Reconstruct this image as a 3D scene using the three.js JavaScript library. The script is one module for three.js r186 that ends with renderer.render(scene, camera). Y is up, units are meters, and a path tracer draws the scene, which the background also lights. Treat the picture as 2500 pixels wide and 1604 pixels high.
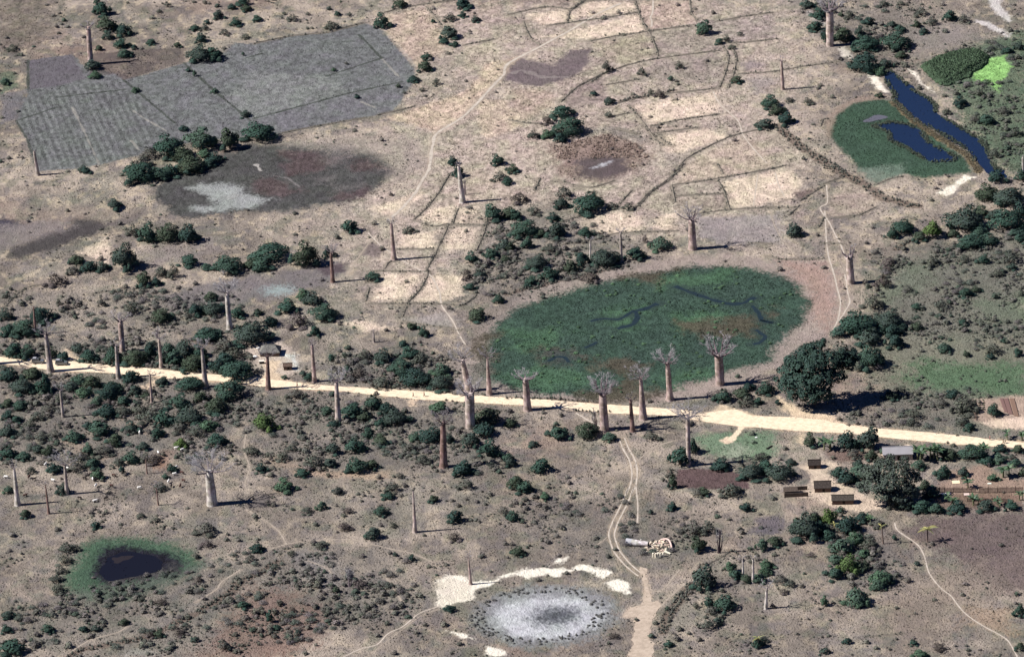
import * as THREE from 'three';
import { mergeGeometries } from 'three/addons/utils/BufferGeometryUtils.js';
import { MarchingCubes } from 'three/addons/objects/MarchingCubes.js';

// ---------- camera, sky, sun, exposure ----------
const R = Math.PI / 180, V = (x, y, z) => new THREE.Vector3(x, y, z);
const PW = 2500, PH = 1604, FOCAL = 14000;                 // the photograph's pixels and its lens in those pixels
const DIP = 24 * R, ROLL = 3 * R, EYE_H = 837, EYE_D = EYE_H / Math.tan(DIP);
const scene = new THREE.Scene();
const camera = new THREE.PerspectiveCamera(2 * Math.atan(PH / 2 / FOCAL) / R, PW / PH, 5, 20000);
const EYE = V(0, EYE_H, EYE_D);
const FWD = V(0, -Math.sin(DIP), -Math.cos(DIP)), UP0 = V(0, Math.cos(DIP), -Math.sin(DIP)), RT0 = V(1, 0, 0);
const RT = RT0.clone().multiplyScalar(Math.cos(ROLL)).addScaledVector(UP0, -Math.sin(ROLL));
const UPV = UP0.clone().multiplyScalar(Math.cos(ROLL)).addScaledVector(RT0, Math.sin(ROLL));
camera.position.copy(EYE);
camera.quaternion.setFromRotationMatrix(new THREE.Matrix4().makeBasis(RT, UPV, FWD.clone().negate()));
const renderer = new THREE.WebGLRenderer({ antialias: true });
renderer.toneMapping = THREE.LinearToneMapping;
renderer.toneMappingExposure = 1.56;
renderer.shadowMap.enabled = true;
{ // clear dry-season sky: deep blue overhead, paler to the horizon
  const w = 256, h = 128, d = new Float32Array(w * h * 4);
  for (let y = 0; y < h; y++) {
    const el = Math.max(0, Math.sin(((y + 0.5) / h - 0.5) * Math.PI)), k = Math.pow(1 - el, 3.2);
    for (let x = 0; x < w; x++) {
      const o = (y * w + x) * 4;
      d[o] = 0.07 + 0.42 * k; d[o + 1] = 0.22 + 0.50 * k; d[o + 2] = 0.85 + 0.25 * k; d[o + 3] = 1;
    }
  }
  const t = new THREE.DataTexture(d, w, h, THREE.RGBAFormat, THREE.FloatType);
  t.mapping = THREE.EquirectangularReflectionMapping; t.magFilter = THREE.LinearFilter; t.needsUpdate = true;
  scene.background = t; scene.environment = t;
  scene.environmentIntensity = 0.13; scene.backgroundIntensity = 0.13;
}
const sun = new THREE.DirectionalLight(new THREE.Color().setRGB(1, 0.955, 0.90), 4.8);
{ const el = 45 * R, az = 4 * R;
  sun.position.set(-Math.cos(el) * Math.cos(az), Math.sin(el), Math.cos(el) * Math.sin(az)).multiplyScalar(900); }
sun.castShadow = true; sun.shadow.mapSize.set(4096, 4096);
Object.assign(sun.shadow.camera, { left: -420, right: 420, top: 420, bottom: -420, near: 10, far: 2400 });
scene.add(sun, sun.target);

// ---------- random numbers, noise ----------
let seed = 7;
const rnd = () => { seed = (seed + 0x6d2b79f5) | 0; let t = Math.imul(seed ^ (seed >>> 15), 1 | seed); t = (t + Math.imul(t ^ (t >>> 7), 61 | t)) ^ t; return ((t ^ (t >>> 14)) >>> 0) / 4294967296; };
const rr = (a, b) => a + (b - a) * rnd();
const lat = new Float32Array(65536); for (let i = 0; i < 65536; i++) lat[i] = rnd();
function noise(x, y) {
  const xi = Math.floor(x), yi = Math.floor(y), fx = x - xi, fy = y - yi, u = fx * fx * (3 - 2 * fx), v = fy * fy * (3 - 2 * fy);
  const a = (yi & 255) << 8, b = ((yi + 1) & 255) << 8, c = xi & 255, e = (xi + 1) & 255;
  const p = lat[a | c], q = lat[a | e], r = lat[b | c], s = lat[b | e];
  return p + (q - p) * u + (r - p) * v + (p - q - r + s) * u * v;
}
const fbm = (x, y, o = 4) => { let s = 0, a = 0.5, n = 0; for (let i = 0; i < o; i++) { s += a * noise(x, y); n += a; x = x * 2.03 + 17.3; y = y * 2.03 + 9.1; a *= 0.5; } return s / n; };
const sstep = (a, b, x) => { const t = Math.min(1, Math.max(0, (x - a) / (b - a))); return t * t * (3 - 2 * t); };

// ---------- from a point of the photograph to a place on the plain ----------
// The survey of the photograph was taken on twelve-plus-four enlargements: sheet 23 is row 2, column 3, 3.666 times enlarged.
const SX = [0, 620, 1240, 1850], SY = [0, 400, 800, 1184], ZM = 3.6662;
const T = (s, x, y) => [SX[(s % 10) - 1] + x / ZM, SY[Math.floor(s / 10) - 1] + y / ZM];
const ray = (px, py) => FWD.clone().multiplyScalar(FOCAL).addScaledVector(RT, px - PW / 2).addScaledVector(UPV, PH / 2 - py);
const atHeight = (px, py, y = 0) => { const d = ray(px, py); return EYE.clone().addScaledVector(d, (y - EYE.y) / d.y); };
const atDepth = (px, py, z) => { const d = ray(px, py); return EYE.clone().addScaledVector(d, (z - EYE.z) / d.z); };
const pxPerM = (p) => FOCAL / p.clone().sub(EYE).dot(FWD);
function trace(text) { // '23 10,20 30,40 24 5,6': points on sheets -> [x, z] on the plain
  let s = 11; const out = [];
  for (const w of text.trim().split(/\s+/)) {
    if (!w.includes(',')) { s = +w; continue; }
    const [x, y] = w.split(',').map(Number), p = atHeight(...T(s, x, y)); out.push([p.x, p.z]);
  }
  return out;
}

// ---------- building helpers ----------
const used = new Map();
function numbered(name) { const n = used.get(name) ?? 0; used.set(name, n + 1); return n ? name + '_' + String(n).padStart(3, '0') : name; }
function info(o, label, category, group, kind) { if (label) o.userData.label = label; if (category) o.userData.category = category; if (group) o.userData.group = group; if (kind) o.userData.kind = kind; return o; }
function lit(o) { o.castShadow = o.receiveShadow = true; return o; }
function part(name, geo, mat, parent = scene) { const m = lit(new THREE.Mesh(geo, mat)); m.name = parent === scene ? numbered(name) : name; parent.add(m); return m; }
function base(name, p, label, category, group) { const g = new THREE.Group(); g.name = numbered(name); g.position.copy(p); info(g, label, category, group); scene.add(g); return g; }
const lin = (r, g, b) => new THREE.Color().setRGB(r, g, b);
const srgb = (r, g, b) => new THREE.Color().setRGB(r / 255, g / 255, b / 255, THREE.SRGBColorSpace);
const mat = (c, rough = 0.95, more = {}) => new THREE.MeshPhysicalMaterial({ color: c, roughness: rough, specularIntensity: rough > 0.8 ? 0.2 : 1, ...more });
const move = (g, x, y, z) => g.translate(x, y, z);
const box = (w, h, d, x = 0, y = 0, z = 0) => new THREE.BoxGeometry(w, h, d).translate(x, y, z);
function soup(pos, col) {
  const g = new THREE.BufferGeometry(); g.setAttribute('position', new THREE.BufferAttribute(new Float32Array(pos), 3));
  if (col) g.setAttribute('color', new THREE.BufferAttribute(new Float32Array(col), 3));
  g.computeVertexNormals(); return g;
}
function soften(g, k, dir) { // shading normals of a clump lean towards its overall shape
  const p = g.attributes.position, n = g.attributes.normal, v = V(0, 0, 0); for (let i = 0; i < p.count; i++) { const d = dir(p.getX(i), p.getY(i), p.getZ(i)).normalize(); v.set(n.getX(i), n.getY(i), n.getZ(i)); if (v.dot(d) < 0) v.negate(); v.lerp(d, k).normalize(); n.setXYZ(i, v.x, v.y, v.z); } return g;
}
function rod(pos, a, b, ra, rb, sides = 4) { // a tapered rod as triangles pushed to pos
  const d = b.clone().sub(a).normalize(), u = Math.abs(d.y) < 0.9 ? V(0, 1, 0).cross(d).normalize() : V(1, 0, 0).cross(d).normalize(), w = d.clone().cross(u);
  const ring = (c, r, i) => { const t = i / sides * 2 * Math.PI; return c.clone().addScaledVector(u, Math.cos(t) * r).addScaledVector(w, Math.sin(t) * r); };
  for (let i = 0; i < sides; i++) {
    const p = ring(a, ra, i), q = ring(a, ra, i + 1), s = ring(b, rb, i), t = ring(b, rb, i + 1);
    pos.push(...p.toArray(), ...q.toArray(), ...s.toArray(), ...q.toArray(), ...t.toArray(), ...s.toArray());
  }
}

// ---------- the plain: soils and grasses, painted in metres ----------
const X0 = -240, X1 = 240, Z0 = -385, Z1 = 300, NX = 2048, NZ = 2048, MX = (X1 - X0) / NX, MZ = (Z1 - Z0) / NZ;
const col = new Float32Array(NX * NZ * 3), tuft = new Float32Array(NX * NZ), scrubD = new Float32Array(NX * NZ);
const LIN = (v) => { v /= 255; return v <= 0.04045 ? v / 12.92 : Math.pow((v + 0.055) / 1.055, 2.4); };
const GAIN = 0.80;                                          // from the tone seen in full sun to the soil's own colour
const soil = (r, g, b) => [LIN(r) * GAIN, LIN(g) * GAIN, LIN(b) * GAIN];
const grassA = soil(174, 160, 146), grassB = soil(134, 124, 115), grassC = soil(150, 126, 114), grassE = soil(112, 118, 106);
const GREY = soil(112, 106, 108), STRAW = soil(206, 188, 160), MOSS = soil(112, 116, 98), mottle = new Float32Array(NX * NZ), tint = new Float32Array(NX * NZ);
const zoneCream = trace('12 1300,0 13 0,0 13 2383,0 14 500,0 14 300,900 24 300,700 23 1500,700 23 400,300 22 1900,800 22 1700,1250 22 900,1200 22 700,500 12 600,1400 12 1300,1000');
function sdPoly(P, x, z) {
  let d = 1e18, inside = false;
  for (let i = 0, j = P.length - 1; i < P.length; j = i++) {
    const [ax, az] = P[i], [bx, bz] = P[j], ex = bx - ax, ez = bz - az, wx = x - ax, wz = z - az, t = Math.min(1, Math.max(0, (wx * ex + wz * ez) / (ex * ex + ez * ez || 1))), dx = wx - ex * t, dz = wz - ez * t;
    d = Math.min(d, dx * dx + dz * dz);
    if ((az > z) !== (bz > z) && x < (bx - ax) * (z - az) / (bz - az) + ax) inside = !inside;
  }
  return inside ? -Math.sqrt(d) : Math.sqrt(d);
}
const bounds = (P, m) => { let a = 1e9, b = -1e9, c = 1e9, d = -1e9; for (const [x, z] of P) { a = Math.min(a, x); b = Math.max(b, x); c = Math.min(c, z); d = Math.max(d, z); }
  return [Math.max(0, Math.floor((a - m - X0) / MX)), Math.min(NX - 1, Math.ceil((b + m - X0) / MX)), Math.max(0, Math.floor((c - m - Z0) / MZ)), Math.min(NZ - 1, Math.ceil((d + m - Z0) / MZ))]; };
for (let j = 0; j < NZ; j++) for (let i = 0; i < NX; i++) {
  const x = X0 + (i + 0.5) * MX, z = Z0 + (j + 0.5) * MZ, o = j * NX + i;
  const a = fbm(x / 38, z / 46, 4), b = fbm(x / 9 + 50, z / 11, 4), c = fbm(x / 60 + 9, z / 60 + 31, 3), e = noise(x / 1.7, z / 2.1), f = noise(x / 0.55 + 3, z / 0.8);
  const low = sstep(-60, 90, z + 40 * (c - 0.5));           // nearer the viewer the grazed scrubland is browner and darker
  const k = sstep(0.36, 0.66, a * 0.6 + b * 0.4 - 0.06 * low), r = sstep(0.55, 0.78, c) * 0.55, g = sstep(0.5, 0.75, fbm(x / 22 + 70, z / 26 + 4, 3)) * 0.4;
  const n1 = fbm(x / 3.6 + 13, z / 5.2, 3), n2 = fbm(x / 2.6 + 63, z / 3.8 + 8, 3), n3 = fbm(x / 5 + 33, z / 7 + 90, 3), t1 = 0.55 * sstep(0.48, 0.75, n1), t2 = 0.5 * sstep(0.52, 0.78, n2) * (1 - 0.5 * low), t3 = 0.45 * sstep(0.52, 0.75, n3);
  mottle[o] = 0.72 + 0.56 * n1 * 0.5 + 0.56 * n2 * 0.5; tint[o] = n3 - 0.5;
  const v = 0.80 + 0.18 * e + 0.15 * f + 0.44 * (b - 0.5);
  for (let q = 0; q < 3; q++) {
    let s = grassB[q] + (grassA[q] - grassB[q]) * k * (1 - 0.30 * low);
    s += (grassC[q] - s) * r; s += (grassE[q] - s) * g;
    s += (GREY[q] - s) * t1 + (STRAW[q] - s) * t2 + (MOSS[q] - s) * t3;
    col[o * 3 + q] = s * v;
  }
  tuft[o] = 0.55 + 0.5 * b; scrubD[o] = 0.035 + 0.13 * low * sstep(0.4, 0.7, fbm(x / 17, z / 20, 3));
}
// patch(outline, colour, {feather m, opacity, wobble m, grain, tufts, scrub}): a change of soil or plants within an outline
function patch(P, c, { soft = 1.2, op = 1, wob = 1.6, grain = 0.25, tufts, scrub, row } = {}) {
  if (typeof P === 'string') P = trace(P);
  const m = soft * 2 + wob * 2, [i0, i1, j0, j1] = bounds(P, m);
  for (let j = j0; j <= j1; j++) for (let i = i0; i <= i1; i++) {
    const x = X0 + (i + 0.5) * MX, z = Z0 + (j + 0.5) * MZ, o = j * NX + i;
    const d = sdPoly(P, x, z) + wob * 2 * (fbm(x / 4.5 + 7, z / 5.5, 3) - 0.5) + soft * 1.2 * (noise(x / 0.6, z / 0.9) - 0.5);
    const al = op * (1 - sstep(-soft, soft, d));
    if (al <= 0.003) continue;
    if (c) {
      let v = 1 + grain * (fbm(x / 1.3 + 31, z / 1.9, 3) - 0.5) * 2 + grain * 0.7 * (noise(x / 0.45, z / 0.7) - 0.5);
      v *= 1 + (mottle[o] - 1) * Math.min(1, grain * 1.6); const ti = tint[o] * grain * 0.22; if (row) v *= row(x, z);
      for (let q = 0; q < 3; q++) col[o * 3 + q] += (c[q] * v * (1 + (q === 1 ? ti : q === 0 ? -0.4 * ti : -0.9 * ti)) - col[o * 3 + q]) * al;
    }
    const ma = Math.min(1, al / op);
    if (tufts !== undefined) tuft[o] += (tufts - tuft[o]) * ma;
    if (scrub !== undefined) scrubD[o] += (scrub - scrubD[o]) * ma;
  }
}
function strip(L, w, c, opt = {}) { // a trodden or overgrown line; w in metres
  if (typeof L === 'string') L = trace(L);
  const { soft = 0.35, op = 1, wob = 0.5, tufts, scrub, grain = 0.2 } = opt, [i0, i1, j0, j1] = bounds(L, w + 2);
  for (let j = j0; j <= j1; j++) for (let i = i0; i <= i1; i++) {
    const x = X0 + (i + 0.5) * MX, z = Z0 + (j + 0.5) * MZ, o = j * NX + i;
    let d = 1e9;
    for (let k = 1; k < L.length; k++) { const [ax, az] = L[k - 1], [bx, bz] = L[k], ex = bx - ax, ez = bz - az, t = Math.min(1, Math.max(0, ((x - ax) * ex + (z - az) * ez) / (ex * ex + ez * ez || 1))); d = Math.min(d, Math.hypot(x - ax - ex * t, z - az - ez * t)); }
    if (d > w + 2) continue;
    const al = op * (1 - sstep(w / 2 - soft, w / 2 + soft, d + wob * (noise(x / 2.2, z / 2.8) - 0.5) * 2));
    if (al <= 0.003) continue;
    const v = 1 + grain * (noise(x / 0.7, z / 1.0) - 0.5);
    if (c) for (let q = 0; q < 3; q++) col[o * 3 + q] += (c[q] * v - col[o * 3 + q]) * al;
    const ma = Math.min(1, al / op);
    if (tufts !== undefined) tuft[o] += (tufts - tuft[o]) * ma;
    if (scrub !== undefined) scrubD[o] += (scrub - scrubD[o]) * ma;
  }
}
// the pale upper and middle farmland
patch(zoneCream, soil(188, 172, 158), { soft: 22, op: 0.6, wob: 14, grain: 0.7, scrub: 0.02 });
patch('22 1300,600 23 300,500 23 1500,600 23 1500,350 23 900,100 13 1300,1200 13 600,700 13 0,800 12 1800,1200', soil(180, 165, 150), { soft: 10, op: 0.45, wob: 8, grain: 0.7, scrub: 0.015 });
// duller green-grey ground, right
patch('24 1100,850 24 2500,650 34 2500,900 34 1900,900 34 1000,700 34 900,200', soil(112, 116, 100), { soft: 12, op: 0.75, wob: 8, scrub: 0.22 });
patch('14 1480,560 14 1900,380 14 2500,250 24 2500,100 24 2150,60 14 1900,1150 14 1700,800', soil(84, 106, 84), { soft: 6, op: 0.85, wob: 5, tufts: 1.2, scrub: 0.3 });
patch('34 1330,450 34 1480,290 34 1900,330 34 2500,320 34 2500,600 34 2000,610 34 1500,570', soil(82, 112, 82), { soft: 6, op: 0.85, wob: 5, tufts: 1.1, scrub: 0.05 });
patch('24 1280,900 24 1560,880 24 1500,1100 24 1150,1250 24 1080,1180', soil(108, 124, 98), { soft: 6, op: 0.8, wob: 5 });
patch('24 1900,1220 24 2500,1150 24 2500,1400 24 2000,1420', soil(100, 122, 92), { soft: 6, op: 0.7, wob: 5, scrub: 0.3 });
patch('14 1000,0 14 1750,0 14 1900,500 14 1300,560 14 1000,300', soil(150, 138, 128), { soft: 9, op: 0.6, wob: 6 });
patch('14 1350,260 14 1900,200 14 2100,330 14 1500,480 14 1300,400', soil(138, 130, 126), { soft: 7, op: 0.7, wob: 5 });
// ploughed field and dug plots
const furrow = (() => { const [[ax, az], [bx, bz]] = trace('11 640,800 11 830,1240'), dx = bx - ax, dz = bz - az, l = Math.hypot(dx, dz), nx = -dz / l, nz = dx / l; return (x, z, per) => 0.5 + 0.5 * Math.sin((x * nx + z * nz) / per * 2 * Math.PI); })();
patch('11 140,1080 11 245,800 11 240,540 11 640,490 11 760,600 11 1030,660 11 1100,715 11 1650,560 11 2010,470 11 2100,380 12 0,390 12 350,310 12 660,290 12 980,210 12 1100,235 12 1180,300 12 1430,600 12 1440,720 12 1370,820 12 1250,1000 12 1000,1050 12 560,1130 12 250,1195 11 2000,1240 11 1500,1300 11 1200,1400 11 880,1480 11 600,1520 11 330,1530 11 230,1250', soil(110, 112, 113), { soft: 1.0, wob: 1.0, grain: 0.5, tufts: 0.3, scrub: 0 });
patch('12 0,640 12 650,680 12 860,830 12 0,1060 11 2000,900', soil(130, 132, 130), { soft: 3, op: 0.6, wob: 2, grain: 0.5, tufts: 0.25 });
patch('12 860,820 12 1340,740 12 1250,1000 12 560,1130 12 240,1195 11 2240,1080', soil(113, 113, 116), { soft: 1, op: 0.8, wob: 1, grain: 0.45, tufts: 0.15 });
patch('11 260,800 11 1080,720 11 1480,1180 11 1200,1390 11 880,1470 11 340,1520 11 240,1240 11 160,1090', soil(110, 113, 112), { soft: 1, op: 0.8, wob: 1, grain: 0.5, tufts: 0.35, row: (x, z) => 0.76 + 0.42 * sstep(0.25, 0.75, furrow(x + 0.5 * noise(x / 5, z / 5), z, 2.7)) * (0.55 + 0.6 * noise(x / 12 + 4, z / 12)) });
patch('11 240,540 11 640,490 11 760,700 11 540,760 11 245,800', soil(102, 97, 104), { soft: 0.8, op: 0.9, wob: 0.8, tufts: 0.3, scrub: 0 });
patch('11 0,830 11 240,800 11 140,1070 11 0,1110', soil(108, 106, 112), { soft: 1.5, op: 0.8, wob: 1, tufts: 0.4 });
patch('11 0,640 11 130,650 11 160,780 11 0,840', soil(84, 106, 84), { soft: 2, op: 0.7, wob: 2 });
patch('11 -100,-60 11 520,-60 11 480,200 11 330,430 11 -100,460', soil(110, 102, 94), { soft: 8, op: 0.75, wob: 6, grain: 0.6 });
patch('11 820,480 11 1250,440 11 1660,430 11 1650,560 11 1110,715 11 1030,660 11 800,690', soil(90, 80, 80), { soft: 1, op: 0.7, wob: 1 });
for (const l of ['11 640,960 11 760,1200 11 880,1470', '11 1180,980 11 1300,1070 11 1480,1170', '11 1170,1260 11 1240,1340', '12 1150,530 12 1300,690', '12 960,910 12 1080,960', '12 1270,370 12 1370,500 12 1440,590']) strip(l, 0.9, soil(160, 156, 148), { op: 0.65, tufts: 0.1 });
for (const l of ['11 1100,715 11 1560,1100', '11 1640,560 11 1900,800 11 2240,1080', '12 940,310 12 1140,520', '12 650,680 12 1140,520', '12 0,1060 12 860,830 12 1330,730', '11 245,540 11 245,800', '11 500,870 11 1110,800', '11 140,1080 11 500,960', '11 140,1080 11 240,1250 11 330,1520', '12 250,1190 12 1000,1050', '11 2190,520 12 60,480']) strip(l, 1.1, soil(72, 78, 72), { op: 0.85, tufts: 0.9, wob: 0.3 });
// mud pans
patch('21 1370,200 21 1560,100 21 1900,-40 11 2240,1290 12 100,1290 12 700,1290 12 1000,1340 12 1260,1450 12 1300,1540 22 1190,130 22 1080,250 22 800,350 22 300,420 21 2200,430 21 1700,500 21 1480,430 21 1390,310', soil(80, 80, 79), { soft: 2.6, wob: 2.5, grain: 0.5, tufts: 0.1, scrub: 0 });
for (const l of ['12 230,1350 12 560,1350 12 760,1420 12 560,1540 22 300,100', '22 0,120 22 200,110 22 420,250 22 250,300 22 0,270', '12 900,1420 12 1150,1450 12 1280,1520 22 1200,60 22 900,60', '22 650,300 22 1000,200 22 1100,260 22 750,340']) patch(l, soil(92, 76, 78), { soft: 3, op: 0.75, wob: 4, grain: 0.5 });
for (const l of ['12 560,1380 12 760,1340 12 900,1390 12 700,1480', '22 480,130 22 760,90 22 720,160 22 560,160', '22 700,190 22 1000,180 22 980,215 22 760,230']) patch(l, soil(122, 117, 115), { soft: 2.5, op: 0.45, wob: 3 });
strip('21 2290,10 22 60,60', 1.6, soil(170, 165, 160)); strip('22 170,105 22 300,130 22 410,210', 1.2, soil(136, 130, 130), { op: 0.6 });
patch('21 1700,220 21 1860,180 21 2080,180 21 2190,210 21 2200,260 21 2383,310 22 190,310 22 20,370 21 2240,390 21 2040,430 21 1830,440 21 1730,390 21 1900,370 21 1870,290 21 1780,240', soil(152, 156, 154), { soft: 2.6, op: 0.95, wob: 3.4, grain: 0.3, tufts: 0, scrub: 0 });
patch('21 2010,300 21 2120,270 21 2180,280 21 2050,340', soil(150, 150, 148), { soft: 1.6, op: 0.7, wob: 1.6 });
patch('21 70,760 21 250,690 21 600,560 21 640,480 21 870,500 21 960,590 21 700,680 21 420,780 21 200,840 21 70,830', soil(78, 74, 74), { soft: 2.6, op: 1, wob: 3, tufts: 0.1, scrub: 0 });
patch('21 -200,480 21 100,500 21 240,540 21 80,620 21 -200,670', soil(60, 58, 74), { soft: 3, wob: 2, tufts: 0, scrub: 0 });
patch('21 1130,470 21 1300,390 21 1320,440 21 1100,560 21 920,540', soil(104, 96, 96), { soft: 2, op: 0.8, wob: 2, tufts: 0.2 });
patch('21 -200,560 21 600,500 21 640,560 21 250,690 21 70,760 21 -200,760', soil(128, 120, 118), { soft: 4, op: 0.85, wob: 3, tufts: 0.2 });
patch('21 0,400 21 800,380 21 1300,420 21 1000,480 21 200,470', soil(146, 134, 122), { soft: 5, op: 0.6, wob: 4 });
patch('21 1450,1180 21 1700,1100 21 2300,990 22 150,1000 22 760,860 22 830,960 22 700,1060 22 600,1100 22 350,1150 22 150,1230 22 0,1220 21 1900,1300 21 1500,1330', soil(116, 110, 112), { soft: 3, op: 0.85, wob: 3, tufts: 0.25, scrub: 0.02 });
patch('22 540,930 22 800,890 22 830,960 22 640,1010', soil(84, 72, 78), { soft: 2, op: 0.85, wob: 2, tufts: 0.1 });
patch('22 80,1130 22 160,1095 22 260,1090 22 350,1115 22 330,1150 22 200,1175 22 100,1165', soil(150, 166, 166), { soft: 4, op: 0.85, wob: 2, tufts: 0, grain: 0.1 });
patch('22 980,720 22 1080,700 22 1180,780 22 1110,845 22 970,800', soil(106, 94, 96), { soft: 1.5, op: 0.8, wob: 1.6, tufts: 0.3 });
patch('21 1350,760 21 1900,650 21 2000,800 21 1750,800 21 1850,930 21 1550,900 21 1300,950 21 1210,900 21 1250,820', soil(142, 132, 128), { soft: 4, op: 0.7, wob: 4 });
patch('13 -120,610 13 110,520 13 280,555 13 400,590 13 560,450 13 740,440 13 740,560 13 600,680 13 280,770 13 100,750 13 -30,720 12 2240,660', soil(108, 96, 100), { soft: 1.6, op: 0.92, wob: 1.6, tufts: 0.15, scrub: 0 });
strip('12 2330,650 13 120,625 13 300,690 13 520,690', 1.6, soil(150, 140, 136), { op: 0.6, wob: 1.2 });
patch('12 2060,1000 12 2180,970 12 2280,1000 12 2170,1055', soil(116, 108, 110), { soft: 1.2, op: 0.8, tufts: 0.2 });
patch('12 100,1280 12 1000,1240 12 1500,1240 12 1560,1500 22 1300,150 22 1180,60 12 1100,1380', soil(156, 146, 136), { soft: 6, op: 0.7, wob: 5 });
patch('13 380,1310 13 600,1250 13 900,1180 13 1180,1290 13 1280,1400 13 1120,1530 23 900,160 23 500,100 13 420,1440', soil(140, 120, 110), { soft: 5, op: 0.85, wob: 4, tufts: 1.3, scrub: 0.05 });
patch('13 440,1130 13 1000,1130 13 1330,1250 13 1180,1290 13 900,1190 13 560,1260', soil(132, 126, 120), { soft: 3, op: 0.7, wob: 3 });
patch('13 600,1440 13 840,1390 13 1050,1410 13 1090,1520 23 920,140 23 640,110', soil(92, 82, 84), { soft: 2.5, op: 0.95, wob: 2, tufts: 0.05, scrub: 0 });
patch('13 720,1505 13 830,1460 13 930,1440 13 870,1480 13 760,1515', soil(176, 176, 180), { soft: 1.2, op: 0.9, wob: 1.6, tufts: 0 });
// bright harvested plots
for (const [l, r, g, b] of [['13 1180,0 13 1630,0 13 1650,110 13 1690,170 13 1650,215 13 1300,265 13 1245,235 13 1190,120', 190, 168, 146], ['13 1330,290 13 1650,240 13 1900,370 13 1900,440 13 1600,480 13 1360,505', 152, 142, 124], ['13 760,380 13 1230,300 13 1330,500 13 1060,570 13 900,560', 168, 156, 130], ['13 1730,190 13 2383,130 13 2383,335 13 1950,370', 160, 147, 134], ['13 1320,545 13 1900,470 13 1950,530 13 1890,750 13 1200,700', 150, 139, 124], ['13 1400,1440 13 1500,1500 13 1600,1420 13 1450,1370', 150, 140, 126], ['23 1480,205 23 1820,155 23 1880,260 23 1510,282', 168, 158, 136], ['23 1510,305 23 1915,280 23 1975,400 23 1690,440 23 1520,400', 164, 150, 130], ['13 1570,1500 13 1660,1430 13 2060,1240 13 2383,1290 13 2383,1530 23 2383,30 23 1850,130 23 1560,170', 184, 166, 142], ['14 0,1160 14 160,1130 14 560,1450 14 450,1540 24 250,40 14 0,1320', 174, 160, 138], ['24 700,200 24 850,150 24 1100,330 24 1000,450 24 640,480', 172, 156, 136], ['12 1200,130 12 1540,75 12 1650,225 12 1700,450 12 1460,600 12 1190,290', 188, 168, 142], ['12 1900,420 12 2150,365 12 2230,600 12 1900,630', 178, 166, 140], ['12 1450,960 12 1900,820 12 2100,560 12 2383,500 12 2160,760 12 1850,1060 12 1640,1180 12 1150,1050', 200, 178, 148], ['13 620,760 13 850,690 13 900,900 13 560,1000 13 480,910', 140, 126, 114], ['23 1170,390 23 1300,260 23 1450,190 23 1480,330 23 1490,420', 168, 158, 134], ['22 1860,20 22 2060,60 22 2180,160 22 2060,380 22 1900,380', 174, 160, 136], ['13 40,800 13 380,800 13 420,950 13 150,1080 13 0,1060', 176, 156, 134], ['13 -300,880 13 0,900 13 130,1130 13 -200,1250', 196, 176, 148]]) patch(l, soil(r, g, b + 6), { soft: 1.6, op: 0.72, wob: 1.6, grain: 0.6, scrub: 0.015 });
for (const l of ['23 630,520 23 950,440 23 1210,470 23 1190,600 23 830,650 23 780,640', '23 1310,480 23 1500,440 23 1500,600 23 1300,600', '23 1920,170 23 2383,60 24 280,60 24 400,160 24 330,300 24 0,370 23 2000,400', '22 1480,440 22 1640,380 22 1800,375 22 1740,540 22 1480,500', '22 1800,500 22 1830,400 22 2000,380 22 2080,450 22 2060,540 22 1800,545', '22 1770,570 22 2050,560 22 1980,770 22 1700,760', '22 1340,640 22 1640,600 22 1610,750 22 1290,750', '22 1180,980 22 1500,990 22 1390,1190 22 1040,1230', '22 1580,1010 22 1870,1000 22 1870,1180 22 1700,1230 22 1440,1220', '13 330,330 13 1160,130 13 1230,280 13 780,350', '13 560,170 13 700,20 13 1130,20 13 1150,100', '22 1010,400 22 1480,250 22 1520,300 22 1230,470', '22 750,1430 22 1000,1400 22 1250,1480 22 1000,1500', '13 1330,1240 13 1780,1150 13 1960,1230 13 1560,1370 13 1440,1370', '13 1120,950 13 1850,820 13 1900,1000 13 1290,1120', '13 180,130 13 540,90 13 560,180 13 300,230', '21 850,720 21 1000,640 21 960,900 21 700,800'])
  patch(l, soil(224, 203, 180), { soft: 1.8, op: 0.78, wob: 1.6, grain: 0.4 });
patch('23 1700,490 23 2383,450 24 190,430 24 230,700 24 0,720 23 1900,720 23 1700,650', soil(148, 140, 140), { soft: 2, op: 0.75, wob: 2, tufts: 0.4 });
patch('24 330,260 24 580,200 24 390,330', soil(112, 96, 92), { soft: 1, op: 0.8, wob: 1 });
patch('22 1340,1380 22 1760,1330 22 1830,1470 22 1400,1450', soil(160, 152, 146), { soft: 2.5, op: 0.8, wob: 2, tufts: 0.3 });
patch('13 2080,560 13 2200,540 13 2300,580 13 2150,620', soil(132, 120, 124), { soft: 2, op: 0.7 });
patch('13 2150,700 13 2383,700 14 100,780 14 0,850 13 2200,830', soil(152, 142, 140), { soft: 3, op: 0.7, wob: 3 });
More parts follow.
